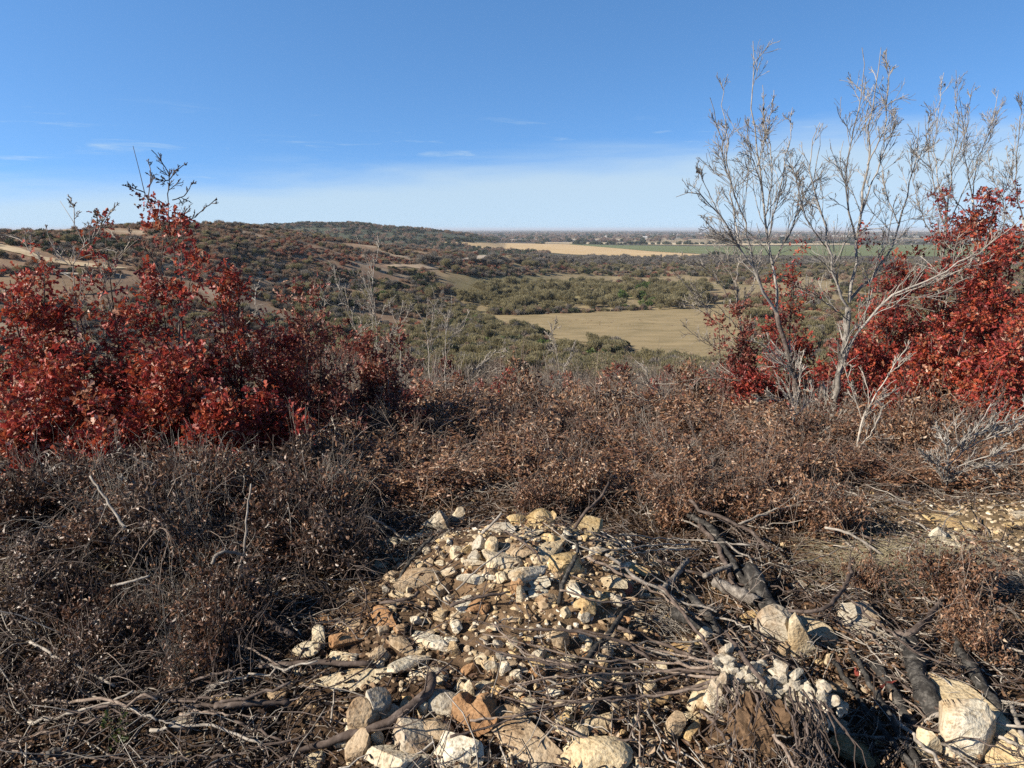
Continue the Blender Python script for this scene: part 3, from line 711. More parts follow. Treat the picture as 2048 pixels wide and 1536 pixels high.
stick("branch", "branch", "dark stick in the brush behind the mound", [(800, 1074, .05), (770, 1050, .1), (730, 1032, .16)], .007, .006, M_PALE, 2, group=BR)
stick("branch", "branch", "long dark stem across dead leaves", [(1690, 1190, .12), (1760, 1250, .12), (1850, 1310, .1), (1930, 1335, .08)], .006, .004, M_STEM, 4, group=BR)
stick("branch", "branch", "grey crooked branch", [(1560, 1222, .1), (1620, 1222, .12), (1660, 1206, .12), (1690, 1170, .1), (1705, 1120, .12)], .007, .012, M_STEM, 4, group=BR)
stick("branch", "branch", "white peeled stick at the picture edge", [(2024, 1412, .06), (2036, 1450, .05), (2052, 1490, .04)], .007, .010, M_PALE, group=BR, unique=True)
stick("branch", "branch", "pale root arching beside the squared white block", [(1846, 1446, .02), (1868, 1432, .05), (1892, 1430, .06), (1910, 1444, .02)], .006, .012, M_PALE, 3, group=BR, unique=True)
stick("branch", "branch", "dark branch by the lower edge", [(120, 1362, .05), (240, 1352, .06), (320, 1300, .08)], .007, .005, M_STEM, 5, group=BR)
stick("branch", "branch", "pale knotty stick", [(172, 1232, .12), (205, 1256, .12), (232, 1276, .1)], .009, .006, M_WEATHER, 3, group=BR)
stick("branch", "branch", "twiggy grey branch", [(60, 1284, .1), (150, 1330, .1), (230, 1372, .06)], .006, .004, M_PALE, 7, group=BR)
stick("branch", "branch", "long twig", [(300, 1460, .04), (420, 1452, .05), (545, 1500, .03)], .006, .004, M_PALE, 6, group=BR)
stick("branch", "branch", "bristly twig", [(170, 1420, .06), (270, 1400, .07), (380, 1370, .06)], .005, .003, M_STEM, 7, group=BR)
stick("branch", "branch", "leafless twig", [(360, 1320, .08), (470, 1290, .09), (560, 1330, .06)], .006, .003, M_TWIG, 7, group=BR)
# sheaf of long thin stems fanning left from the root clod
for k, p in enumerate([[(1452, 1336, .12), (1330, 1326, .10), (1180, 1318, .08), (1060, 1288, .08), (965, 1268, .07)], [(1440, 1345, .12), (1320, 1340, .1), (1200, 1334, .09), (1085, 1318, .08), (1000, 1312, .07)],
        [(1448, 1356, .12), (1330, 1346, .1), (1150, 1352, .1), (1060, 1360, .09), (1000, 1386, .06)], [(1442, 1362, .1), (1340, 1384, .08), (1220, 1396, .08), (1110, 1412, .07), (1030, 1402, .06), (975, 1372, .05)],
        [(1430, 1372, .09), (1300, 1392, .07), (1160, 1404, .06), (1062, 1396, .06)], [(1300, 1318, .1), (1240, 1282, .11), (1130, 1262, .1), (1040, 1258, .08), (960, 1242, .07)],
        [(1445, 1330, .13), (1360, 1310, .12), (1290, 1296, .1), (1210, 1278, .09)], [(1150, 1338, .09), (1030, 1312, .09), (975, 1296, .08), (952, 1282, .08)], [(1160, 1336, .1), (1060, 1310, .1), (1000, 1262, .12), (985, 1246, .12)],
        [(1395, 1342, .11), (1260, 1366, .1), (1150, 1350, .1), (1040, 1372, .08)], [(940, 1440, .05), (1010, 1434, .05), (1070, 1424, .06), (1150, 1398, .06)], [(900, 1474, .05), (985, 1452, .05), (1060, 1420, .07), (1110, 1412, .07)],
        [(1120, 1180, .1), (1220, 1206, .09), (1330, 1196, .08)], [(1060, 1260, .06), (1140, 1258, .08), (1215, 1272, .1), (1280, 1300, .1), (1330, 1320, .08)], [(1270, 1480, .04), (1180, 1478, .05), (1100, 1440, .06), (1085, 1424, .05)],
        [(1380, 1088, .1), (1300, 1092, .09), (1210, 1102, .08), (1160, 1118, .06)], [(1400, 1098, .08), (1320, 1100, .08), (1240, 1112, .06)], [(1500, 1090, .1), (1420, 1082, .1), (1340, 1078, .1), (1240, 1068, .1)]]):
    stick("slender_branch", "branch", ["long thin brown stem in the sheaf", "slender reddish stem in the sheaf", "wiry dark stem in the sheaf"][k % 3] if k < 12 or 12 < k < 15 else "thin grey stem laid across stones", p, .006 if k < 8 else .0045, .0022, [M_TWIG, M_STEM][k % 2] if k < 15 else M_PALE, 3 if k % 2 else 2, K=22, group="long thin stems fanning across the stones", jit=.004)

# more dead wood tangled over the lower middle and the right
for k in range(85):
    g = np.random.default_rng(300 + k); right = k % 4
    uu = g.uniform(1270, 2040) if right else g.uniform(60, 560); vv = g.uniform(1030, 1520) if right else g.uniform(1230, 1530)
    an = g.normal(.75, .5) if right else g.normal(-.15, .5); L_ = g.uniform(90, 300); hh = g.uniform(.01, .09); cv = g.normal() * .16
    pts = [(uu + L_ * (t - .5) * math.cos(an) - cv * L_ * (t - .5) ** 2 * math.sin(an), min(1600, vv + .75 * L_ * (t - .5) * math.sin(an) + cv * L_ * (t - .5) ** 2 * math.cos(an)), hh * (.4 + t)) for t in (0, .33, .66, 1)]
    r = g.uniform(.0035, .0085); m = [M_STEM, M_WEATHER, M_TWIG, M_PALE, M_STEM][k % 5]
    stick("branch", "branch", ["dark brown stick", "weathered grey stick", "reddish brown stick", "pale stick", "crooked dark stick"][k % 5], pts, r, r * .55, m, int(g.integers(1, 4)), K=14, jit=.012, group=BR)
# ------------------------------------------------------------------ near vegetation
VMARKS = [(335, 560, "the tallest left oak"), (1595, 800, "the leaning bare tree"), (1690, 760, "the forked bare tree"), (1995, 480, "the spired right oak"), (60, 680, "the oak at the left edge"), (1010, 790, "the small round crimson bush"),
 (740, 600, "the tall pale sapling"), (1130, 720, "the knobbed bare sapling"), (1400, 757, "the arching pale limb"), (580, 840, "the pinkish sprig"), (876, 1046, "the grey pointed rock"), (1064, 1030, "the ochre boulder"), (1160, 1050, "the ochre ledge"),
 (1850, 1130, "the dry grass patch"), (1715, 880, "the pale forked snag"), (1960, 910, "the fallen bare branch"), (1980, 1060, "the bare dirt patch"), (490, 1090, "the upright pale stick"), (30, 1150, "the straw tuft"), (240, 1020, "the dead twig fan"), (730, 720, "the rusty mid oak"), (870, 690, "the forked pale sapling"), (1835, 1370, "the thick charred log"), (364, 1448, "the pale lone stone"), (1400, 900, "the grey antler stem")]
def twig_tint(n, c, s=.16): return np.clip(c + RNG.normal(size=n) * s, 0, 1)
def leafy(mb, Q, per, size, tpl, tc, ts, spread=.03, droop=-.2, outw=.8, t0=.25):
    B, K, _ = Q.shape; i = np.repeat(np.arange(B), per); m = len(i)
    t = RNG.uniform(t0, 1, m) * (K - 1); k = np.minimum(t.astype(int), K - 2); f = (t - k)[:, None]
    C = Q[i, k] * (1 - f) + Q[i, k + 1] * f + RNG.normal(size=(m, 3)) * spread
    T = Q[i, k + 1] - Q[i, k]; T /= np.linalg.norm(T, axis=1, keepdims=True) + 1e-9
    A = T * outw + RNG.normal(size=(m, 3)) * .75 + np.array([0, 0, droop])
    base = tc + RNG.normal(size=B) * ts
    tint = np.clip(base[i] + RNG.normal(size=m) * .15, 0, 1)
    mb.leaves(C, A, size * RNG.uniform(.6, 1.3, m), tint, tpl)
def stems_from(H, W, n, K=8, lean=0.0, lo=.55, wig=.05, pw=1.0):
    P = np.empty((n, K, 3)); R = np.empty((n, K))
    for i in range(n):
        a = RNG.uniform(0, 2 * math.pi); rad = W / 2 * math.sqrt(RNG.random()) * .85; h = H * (1 if i == 0 else RNG.uniform(lo, .97) * (1 - .35 * (rad / (W / 2)) ** 2))
        if i == 0: rad *= .3
        e = np.array([rad * math.cos(a) + lean * H, rad * math.sin(a), h]); g = np.linspace(0, 1, K)[:, None]
        p = np.concatenate([e[None, :2] * g ** .8, h * g], 1); p[1:] += np.cumsum(RNG.normal(size=(K - 1, 3)) * wig * h / K, 0)
        P[i] = p; r = .0085 * h ** pw * RNG.uniform(.8, 1.3); R[i] = np.linspace(r, r * .25, K)
    return P, R
def oak(u, d, vtop, wpx, desc, mat=None, tc=.48, ts=.16, n=6, dens=1.0, size=.052, tpl=OAK, spires=(), unique=False, group="red-leaved oak bushes at the rim", bark=None, low=.0, name="red_oak_bush", bare_top=0, ydepth=.8):
    x = (u - 1024) / FPX * d * 1.01; z = float(terrain(x, d)); top = at(u, vtop, d)[2]; H = max(.5, top - z); W = wpx / FPX * d
    vm = 768 + 0; _, vm = project(np.array([[x, d, z + H * .55]])); 
    root = empty(name, (x, d, z), label(desc, u, float(vm[0]), VMARKS, None, unique), "bush", group)
    P, R = stems_from(H, W, n)
    for su, sv in spires:                                     # leafy shoots that stand above the bush
        e = at(su, sv, d) - np.array([x, d, z]); b = np.array([e[0] * .6, RNG.normal() * .1, e[2] * .45])
        p = resample([np.zeros(3), b, (b + e) / 2 + RNG.normal(size=3) * .03, e], 8); P = np.concatenate([P, p[None]]); R = np.concatenate([R, np.linspace(.014, .003, 8)[None]])
    P[:, :, 1] *= ydepth
    mb = MB(); mb.tubes(P, R, 6)
    Q, S = grow(P, R, 9, .22, .98, .32, .85, .05, .12, .5, 5, .0008, .72); mb.tubes(Q, S, 4)
    Q2, S2 = grow(Q, S, 4, .2, 1, .55, .7, .04, .2, .6, 4); mb.tubes(Q2, S2, 3)
    link("trunk", mb.mesh("trunk", bark or M_STEM, True), root)
    if bare_top: keep = Q2[:, :, 2].mean(1) < H * bare_top; Q2 = Q2[keep]
    lb = MB(); per = max(1, int(round(dens * 9 * (H * W) ** .5 * 1.0)))
    leafy(lb, Q2, per, size, tpl, tc, ts, .035, -.15)
    leafy(lb, P[:, 2:], int(per * 3), size, tpl, tc, ts, .05, -.1, t0=.2)
    link("crown", lb.mesh("crown", mat or M_RED), root)
    return root
oak(60, 5.7, 600, 220, "wide crimson and orange oak bush at the left edge", tc=.5, n=8, spires=[(20, 560), (90, 540)], dens=1.0, unique=True)
oak(335, 5.8, 600, 230, "tallest crimson oak bush on the left with a leafy spire", tc=.48, n=9, spires=[(350, 425), (366, 462), (300, 545)], dens=1.1, unique=True)
oak(225, 5.9, 660, 150, "crimson oak bush with pale highlights", tc=.5, n=7, spires=[(212, 480), (150, 590)])
oak(455, 6.0, 585, 130, "orange-red oak bush with a rounded top", tc=.58, n=6, spires=[(478, 570)])
oak(130, 5.0, 700, 200, "low red oak bush", tc=.5, n=7, dens=1.0)
oak(330, 5.1, 720, 260, "low scarlet oak bush", tc=.55, n=8, dens=1.0, spires=[(380, 690)])
oak(40, 4.7, 790, 190, "low orange-tinged oak sprout", tc=.6, n=6)
oak(200, 4.6, 800, 190, "low russet oak sprout", tc=.56, n=6)
oak(420, 4.7, 790, 170, "low crimson oak sprout", tc=.5, n=6)
oak(500, 4.9, 800, 170, "red oak sprout bush at the foot of the left oaks", tc=.46, n=6, spires=[(585, 820), (600, 838), (540, 800)], unique=True)
oak(550, 6.3, 690, 90, "narrow bright crimson oak shoot", tc=.42, ts=.08, n=4, spires=[(545, 665)], unique=True)
oak(620, 6.8, 650, 170, "brownish red oak bush with a twiggy head", M_MAROON, .55, n=7, spires=[(610, 600), (640, 640)], unique=True)
oak(735, 7.3, 690, 170, "rusty oak bush half bare at mid height", M_MAROON, .58, n=7, dens=.9, spires=[(770, 665)], unique=True)
oak(660, 6.0, 780, 190, "dark maroon oak bush in deep shade", M_MAROON, .28, n=7, dens=.9)
oak(790, 6.4, 800, 150, "dull brown-red oak bush", M_MAROON, .42, n=6, dens=.9)
oak(840, 9, 740, 130, "thin brown oak bush", M_MAROON, .7, n=6, dens=.7, size=.06)
oak(925, 11.5, 778, 80, "small dull crimson bush", M_MAROON, .5, n=5, size=.06)
oak(1010, 12.5, 752, 62, "small round crimson bush", M_RED, .36, .05, n=6, size=.06, unique=True, dens=1.3)
oak(1130, 11.5, 745, 90, "rust-brown bush", M_MAROON, .75, n=5, size=.06, dens=.7)
oak(1195, 11, 785, 140, "maroon bush", M_MAROON, .48, n=6, size=.06, dens=.7)
oak(1290, 10.5, 770, 150, "thin maroon bush with bare twigs", M_MAROON, .5, n=6, size=.06, dens=.5)
oak(1385, 9.5, 712, 110, "rust-orange oak bush beside the valley view", M_BROWN, .66, n=6, dens=.9, unique=True)
oak(1475, 9.0, 625, 130, "dull maroon oak bush", M_MAROON, .5, n=7, spires=[(1440, 640)])
oak(1585, 9.8, 560, 110, "narrow crimson oak bush between the bare trees", M_RED, .38, n=6, spires=[(1590, 535)], unique=True)
oak(1530, 8.6, 710, 150, "deep crimson oak bush", M_RED, .36, .1, n=7)
oak(1650, 9, 690, 140, "dark red oak bush", M_RED, .34, n=6)
oak(1770, 9.2, 520, 170, "crimson oak bush with dense foliage", M_RED, .42, n=8, spires=[(1755, 500), (1800, 535)], dens=1.1)
oak(1870, 9.6, 485, 130, "tall crimson oak bush with a dark spire", M_RED, .36, n=7, spires=[(1882, 425), (1905, 470)], unique=True, dens=1.1)
oak(1945, 9.2, 470, 90, "maroon oak bush with a dark slender spire", M_MAROON, .4, n=5, spires=[(1945, 418)])
oak(1990, 8.0, 470, 170, "scarlet oak bush on the right with the tallest red spire", M_RED, .46, n=9, spires=[(1997, 378), (2028, 440), (1985, 430)], dens=1.15, unique=True)
oak(2075, 7.2, 520, 160, "scarlet oak bush cut by the right picture edge", M_RED, .48, n=7, dens=1.1, unique=True)
oak(1900, 7.6, 620, 210, "fiery orange oak bush", M_RED, .60, .14, n=8, dens=1.05)
oak(2010, 6.8, 660, 190, "vermilion oak bush with a broad front", M_RED, .50, n=8, dens=1.0)
oak(1740, 8.0, 680, 190, "crimson oak bush at knee height", M_RED, .4, n=7)
oak(1830, 7.4, 730, 150, "low orange-red oak bush", M_RED, .57, n=6)
# ---- dead shrubs with curled leaves: a few of each kind are grown, the others are copies turned and scaled
def dead_shrub_meshes(W, H, leaves, mat, tc, size, twig=M_TWIG, tpl=CURL, nst=16, arch=0):
    P, R = stems_from(H, W, nst, 6, lo=.35, wig=.14); R = np.maximum(R * .75, .0016)
    mb = MB(); mb.tubes(P, R, 4)
    Q, S = grow(P, R, 5, .2, 1, .45, .8, .02, .22, .6, 5); mb.tubes(Q, S, 3)
    Q2, S2 = grow(Q, S, 3, .2, 1, .6, .8, .0, .25, .7, 4); mb.tubes(Q2, S2, 3)
    E = P[RNG.integers(len(P), size=22)] * np.array([1.25, 1.25, 1.5]) + RNG.normal(size=(22, 1, 3)) * np.array([.06, .06, 0]) * W; ER = np.full((22, 6), .0026) * np.linspace(1.3, .6, 6)[None]
    mb.tubes(E, ER, 3); Q3, S3 = grow(E, ER, 4, .45, 1, .3, .6, .05, .15, .7, 4); mb.tubes(Q3, S3, 3)
    lb = MB(); leafy(lb, Q2, max(1, int(leaves * .6 / len(Q2))), size, tpl, tc, .14, .03, -.3, .4)
    leafy(lb, P, max(1, int(leaves * .4 / len(P))), size, tpl, tc, .14, .08, -.3, .3)
    if arch:                                   # arching, drooping vine-like stems
        s = np.linspace(0, 1, 8); a = RNG.uniform(0, 6.28, arch); ln = W * RNG.uniform(.35, 1.0, arch); hh = H * RNG.uniform(.5, 1.35, arch); b0 = RNG.normal(size=(arch, 2)) * W * .2; sw = RNG.normal(size=arch) * .5
        E = np.stack([b0[:, :1] + ln[:, None] * s * np.cos(a[:, None] + sw[:, None] * s), b0[:, 1:] + ln[:, None] * s * np.sin(a[:, None] + sw[:, None] * s), hh[:, None] * (2.6 * s - 2.2 * s * s)], 2) + RNG.normal(size=(arch, 8, 3)) * .008
        ER = RNG.uniform(.0016, .0036, arch)[:, None] * np.linspace(1.2, .6, 8)[None]; mb.tubes(E, ER, 4); Q4, S4 = grow(E, ER, 3, .3, 1, .3, .6, -.02, .15, .7, 5, .0011); mb.tubes(Q4, S4, 3)
    return mb.mesh("branches", twig, True), lb.mesh("leaves", mat)
BROWNS = [dead_shrub_meshes(1.0, .72, 2600, M_BROWN, .48 + .09 * (k % 3), .054, nst=16, arch=14) for k in range(6)]
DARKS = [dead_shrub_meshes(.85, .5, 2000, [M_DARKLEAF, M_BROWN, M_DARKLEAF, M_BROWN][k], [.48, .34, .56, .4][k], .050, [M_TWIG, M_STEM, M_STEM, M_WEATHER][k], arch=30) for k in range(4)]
SPARSE = [dead_shrub_meshes(.9, .62, 650, M_BROWN, .5, .045, M_WEATHER, nst=24) for k in range(3)]
def put(meshes, u, d, vtop, wpx, desc, name, cat, group, h0, w0, names=("branches", "leaves"), marks=VMARKS, hm=1.35):
    x = (u - 1024) / FPX * d * 1.01; z = float(terrain(x, d)); H = min(max(.22, at(u, vtop, d)[2] - z), 3.2) * hm; W = wpx / FPX * d
    o = empty(name, (x, d, z - .03), label(desc, u, vtop + 40, marks), cat, group, RNG.uniform(0, 6.28))
    o.scale = (W / w0, W / w0, H / h0); o.rotation_euler = (RNG.uniform(-.12, .12), RNG.uniform(-.12, .12), RNG.uniform(0, 6.28))
    for nm, me in zip(names, meshes): link(nm, me, o)
    return o
DG = "dead shrubs with withered leaves below the rim"
rows = []
for u in range(840, 1460, 95): rows.append((u, 9.6, 785, 200))
for u in range(690, 1480, 105): rows.append((u, 8.0, 808, 210))
for u in range(600, 1500, 105): rows.append((u, 6.7, 845, 220))
for u in range(570, 1480, 110): rows.append((u, 5.6, 885, 230))
for u in range(590, 1420, 115): rows.append((u, 4.75, 945, 220))
for u in range(1090, 1440, 85): rows.append((u, 4.25, 985, 170))
for u in range(1450, 2060, 110): rows.append((u, 7.3, 815, 200)); rows.append((u + 40, 6.2, 855, 210)); rows.append((u + 20, 5.3, 905, 210))
for u in (1885, 1975, 2065): rows.append((u, 4.9, 935, 200))
for u in (2150, 2270): rows.append((u, 5.3, 905, 210)); rows.append((u, 6.4, 860, 220)); rows.append((u, 4.2, 1010, 200))
for u in range(1420, 1840, 105): rows.append((u, 4.6, 930, 230))
for u in range(1400, 1720, 110): rows.append((u, 4.0, 1005, 210))
for u in (1910, 2010): rows.append((u, 2.95, 1210, 170))
rows.append((2030, 2.6, 1285, 150))
rows.append((1690, 3.5, 1120, 170)); rows.append((1800, 3.3, 1165, 120))
BD_ = ["brown curled-leaf dead shrub", "russet dead shrub", "tan dead shrub full of twigs", "dull brown dead shrub", "dead shrub with coppery leaves"]
for k, (u, d, vt, w) in enumerate(rows):
    u += RNG.uniform(-25, 25); d *= RNG.uniform(.94, 1.06); vt += RNG.uniform(-14, 16)
    m = SPARSE[k % 3] if k % 7 == 3 else BROWNS[int(RNG.integers(6))]
    low = d < 3.6
    put(m, u, d, vt + (10 if low else 0), w * RNG.uniform(.75, 1.2), BD_[k % 5] if m in BROWNS else "sparse grey-twigged dead shrub", "dead_shrub", "shrub", DG, .72 if m in BROWNS else .62, 1.0 if m in BROWNS else .9, hm=RNG.uniform(1.05, 1.8))
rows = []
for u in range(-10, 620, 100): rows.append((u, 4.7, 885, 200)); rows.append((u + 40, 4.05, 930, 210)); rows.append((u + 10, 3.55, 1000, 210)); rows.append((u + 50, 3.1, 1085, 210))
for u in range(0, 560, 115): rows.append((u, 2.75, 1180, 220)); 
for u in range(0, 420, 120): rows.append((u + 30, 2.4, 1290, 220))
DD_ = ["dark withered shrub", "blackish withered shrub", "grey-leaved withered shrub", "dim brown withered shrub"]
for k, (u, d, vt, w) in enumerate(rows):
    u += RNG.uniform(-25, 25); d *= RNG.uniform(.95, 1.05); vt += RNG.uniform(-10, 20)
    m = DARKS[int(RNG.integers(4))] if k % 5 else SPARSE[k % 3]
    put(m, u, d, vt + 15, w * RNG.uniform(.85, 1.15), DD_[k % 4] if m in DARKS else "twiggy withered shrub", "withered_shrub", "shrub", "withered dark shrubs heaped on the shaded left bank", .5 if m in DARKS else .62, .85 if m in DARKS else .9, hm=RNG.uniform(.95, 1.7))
# ---- bare trees: limbs follow the tree, side branches and twigs grow from them
def bare_tree(limbs, d, desc, unique=True, mat=None, tmat=None, tip=.7, r_mul=1.0, dens=1.0, name="bare_tree", group="leafless grey trees on the rim", hanging=0, depth=.25, tw=1.0):
    """limbs: ([(u, v), ...], base radius, dy per step)"""
    u0, v0 = limbs[0][0][0]; base = at(u0, v0, d); zt = float(terrain(base[0], base[1])); root = empty(name, (base[0], base[1], zt), label(desc, u0, limbs[0][0][-1][1], VMARKS, None, unique), "tree", group)
    B = np.array([base[0], base[1], zt]); Ps, Rs = [], []
    for k, (pts, r, dy) in enumerate(limbs):
        P = np.array([at(p[0], p[1], d + dy * i / max(1, len(pts) - 1)) for i, p in enumerate(pts)]) - B
        if k == 0: P = np.vstack([[P[0][0] * .9, P[0][1], -.12], P])
        Ps.append(resample(P, 14, .006)); r = r * (.68 if k == 0 else .5); Rs.append(np.linspace(r, r * tip if k == 0 else max(.003, r * .16), 14) * r_mul * (1 + RNG.normal(size=14) * .05))
    P = np.array(Ps); R = np.array(Rs)
    link("trunk", MB().tubes(P[:1], R[:1], 9, True).mesh("trunk", tmat or mat or M_GREY, True), root)
    mb = MB(); mb.tubes(P[1:], R[1:], 7)
    Q, S = grow(P, R, int(14 * dens), .14, .94, .30, .5, .07, .17, .42, 7, .0030, 1.0); mb.tubes(Q, S, 5)
    Q2, S2 = grow(Q, S, 5, .15, .92, .5, .55, .05, .16, .55, 6, .0023); mb.tubes(Q2, S2, 4)
    Q3, S3 = grow(Q2, S2, 2, .2, .92, .55, .55, .04, .16, .7, 5, .0018); mb.tubes(Q3, S3, 3)
    link("limbs", mb.mesh("limbs", mat or M_GREY, True), root)
    if hanging:
        lb = MB(); k = RNG.integers(len(Q2), size=hanging); C = Q2[k, 3]; lb.leaves(C, np.tile([0, 0, -1.], (hanging, 1)) + RNG.normal(size=(hanging, 3)) * .25, RNG.uniform(.025, .055, hanging), twig_tint(hanging, .2), CURL)
        link("leaves", lb.mesh("leaves", M_DARKLEAF), root)
    return root
bare_tree([([(1596, 845), (1590, 760), (1572, 690), (1553, 625)], .052, 0), ([(1553, 625), (1520, 570), (1478, 490), (1440, 432), (1395, 388), (1352, 394)], .034, -.5), ([(1553, 625), (1545, 530), (1532, 430), (1515, 330), (1506, 220), (1507, 130), (1506, 82)], .032, .2),
 ([(1510, 550), (1490, 450), (1452, 335), (1428, 235), (1420, 195)], .022, -.3), ([(1478, 490), (1462, 380), (1455, 280), (1440, 160)], .018, .3), ([(1538, 470), (1560, 380), (1575, 300), (1585, 215)], .018, .5), ([(1545, 530), (1590, 440), (1622, 360), (1640, 270)], .018, .7),
 ([(1440, 432), (1410, 370), (1392, 325)], .011, -.3), ([(1525, 380), (1500, 300), (1490, 230)], .012, -.4), ([(1515, 330), (1535, 260), (1548, 180)], .010, .2), ([(1500, 500), (1440, 470), (1400, 430)], .011, -.6), ([(1590, 760), (1560, 720), (1525, 690), (1490, 680)], .012, -.4), ([(1532, 430), (1545, 340), (1530, 240), (1525, 170)], .014, .1)],
 7.8, "leaning grey leafless tree with a dark scorched lower trunk", tmat=M_STEM, hanging=10)
bare_tree([([(1668, 815), (1676, 760), (1692, 690), (1696, 615)], .058, 0), ([(1696, 615), (1668, 560), (1658, 490), (1640, 420), (1618, 330), (1640, 245)], .030, -.3), ([(1698, 605), (1712, 520), (1722, 430), (1735, 330), (1742, 220), (1756, 150), (1762, 95)], .036, .2),
 ([(1700, 600), (1758, 535), (1798, 450), (1822, 350), (1838, 245)], .030, .5), ([(1690, 720), (1728, 645), (1790, 592), (1880, 545), (1962, 498), (2050, 432)], .034, -.6), ([(1712, 480), (1692, 390), (1700, 290), (1722, 190), (1724, 95)], .022, -.3),
 ([(1735, 330), (1770, 250), (1775, 160), (1772, 100)], .016, .2), ([(1722, 430), (1755, 340), (1785, 260), (1790, 215)], .018, .6), ([(1660, 500), (1625, 460), (1600, 400), (1590, 330)], .014, -.5), ([(1696, 640), (1660, 610), (1620, 585), (1580, 570)], .013, -.7), ([(1798, 450), (1770, 380), (1760, 300)], .014, .2),
 ([(1822, 350), (1850, 290), (1862, 220)], .011, .4), ([(1790, 592), (1850, 570), (1920, 540), (1990, 520)], .014, -.3), ([(1728, 645), (1745, 560), (1775, 480), (1790, 400)], .018, .1), ([(1640, 420), (1612, 400), (1590, 350), (1575, 300)], .010, -.2)],
 7.7, "pale forked leafless tree with a long limb reaching right", hanging=12)
bare_tree([([(1875, 640), (1880, 560), (1892, 460), (1880, 380)], .036, 0), ([(1892, 460), (1868, 370), (1856, 290), (1850, 230)], .020, -.3), ([(1892, 440), (1902, 340), (1915, 240), (1912, 140)], .022, .2), ([(1885, 400), (1870, 300), (1880, 200), (1888, 145)], .016, .3), ([(1892, 460), (1930, 380), (1965, 300), (1995, 215)], .018, .3), ([(1880, 500), (1845, 430), (1825, 360), (1815, 300)], .014, -.2), ([(1902, 340), (1930, 270), (1940, 200), (1950, 165)], .011, 0)],
 10.2, "slim leafless tree rising behind the crimson right oaks", hanging=8)
bare_tree([([(1952, 560), (1950, 470), (1945, 400)], .032, 0), ([(1945, 400), (1955, 320), (1980, 260), (1997, 180)], .018, .2), ([(1945, 400), (1930, 320), (1925, 240), (1918, 190)], .016, -.2), ([(1950, 470), (1990, 420), (2020, 350), (2030, 280)], .016, .3), ([(1948, 440), (1905, 390), (1890, 330)], .012, -.3)],
 10.6, "dark-stemmed leafless tree among the right oak spires")
bare_tree([([(2062, 620), (2052, 520), (2046, 440)], .034, 0), ([(2046, 440), (2030, 360), (2040, 260), (2046, 180)], .018, -.2), ([(2050, 480), (2010, 420), (1985, 350), (1975, 300)], .016, .2), ([(2046, 440), (2075, 360), (2080, 280)], .016, .3), ([(2052, 520), (2020, 470), (2000, 440), (1960, 420)], .012, -.2), ([(2040, 400), (2020, 340), (2012, 290)], .010, .1)],
 9.6, "leafless tree cut by the right picture edge")
bare_tree([([(1482, 690), (1478, 620), (1470, 560)], .028, 0), ([(1478, 640), (1440, 570), (1400, 530), (1352, 520)], .013, -.3), ([(1470, 580), (1450, 500), (1420, 440), (1395, 430)], .012, .1), ([(1480, 660), (1430, 610), (1390, 590), (1345, 540)], .011, -.2), ([(1480, 680), (1440, 650), (1400, 620), (1350, 600)], .010, -.3), ([(1472, 560), (1480, 480), (1475, 420)], .012, .2), ([(1482, 690), (1440, 700), (1390, 670), (1360, 640)], .009, -.4), ([(1478, 620), (1510, 560), (1525, 500)], .010, .2)],
 10.0, "low pale leafless tree spreading twigs toward the meadow", mat=M_PALE, tw=.7)
SG = "bare pale saplings standing over the brush"
def sapling(u, d, vb, limbs, desc, unique=False, mat=None, r=.016, dens=.7, name="bare_sapling"):
    bare_tree([(limbs[0], r * .85, 0)] + [(l, r * .5, (-1) ** k * .2) for k, l in enumerate(limbs[1:])], d, desc, unique, mat or M_PALE, None, .2, 1, dens, name, SG)
sapling(740, 10, 700, [[(752, 720), (756, 650), (742, 590), (740, 550), (722, 495), (712, 470)], [(742, 590), (748, 540), (757, 500), (755, 470)], [(756, 650), (735, 610), (722, 605)], [(756, 650), (775, 610), (792, 590)], [(752, 700), (790, 660), (820, 640)]], "tall pale bare sapling with a two-pronged top", True)
sapling(690, 11, 700, [[(720, 690), (705, 640), (680, 580), (660, 530), (656, 520)], [(680, 580), (672, 560), (668, 530)], [(690, 602), (682, 590), (684, 570)]], "crooked pale bare sapling")
sapling(868, 10, 720, [[(858, 715), (858, 680), (850, 650), (832, 620)], [(858, 680), (866, 640), (868, 590), (862, 570)], [(850, 650), (855, 620), (856, 595)]], "forked pale sapling above the brown brush", True)
sapling(900, 10.5, 700, [[(890, 700), (895, 650), (902, 610), (903, 590)], [(895, 680), (925, 650), (940, 620)], [(892, 690), (910, 670), (930, 650)]], "slender pale sapling with upright prongs", True)
sapling(1130, 9.5, 820, [[(1124, 830), (1120, 760), (1112, 700), (1102, 660), (1096, 640)], [(1112, 700), (1098, 672), (1088, 662)], [(1104, 670), (1110, 650), (1112, 632)], [(1120, 760), (1140, 710), (1152, 680)]], "knobbed grey sapling before the meadow", True)
sapling(520, 7.5, 700, [[(470, 690), (500, 640), (510, 610), (545, 605)], [(500, 640), (520, 625), (552, 632)], [(490, 660), (505, 680), (520, 695)], [(510, 610), (512, 580), (520, 560)]], "pale antler-shaped branch beside the left oaks", True)
sapling(280, 5.7, 500, [[(352, 560), (340, 480), (322, 452), (295, 405), (290, 360), (270, 330), (266, 292)], [(295, 405), (302, 350), (296, 318)], [(340, 470), (335, 400), (338, 350), (318, 315), (303, 300)], [(338, 360), (355, 340), (375, 325)], [(338, 360), (325, 362), (313, 356)], [(322, 452), (380, 440), (405, 420), (432, 398)], [(290, 385), (262, 375), (244, 370)], [(345, 400), (370, 390), (388, 360)]], "dark crooked sapling standing above the tallest left oak", True, M_STEM, .017, .45)
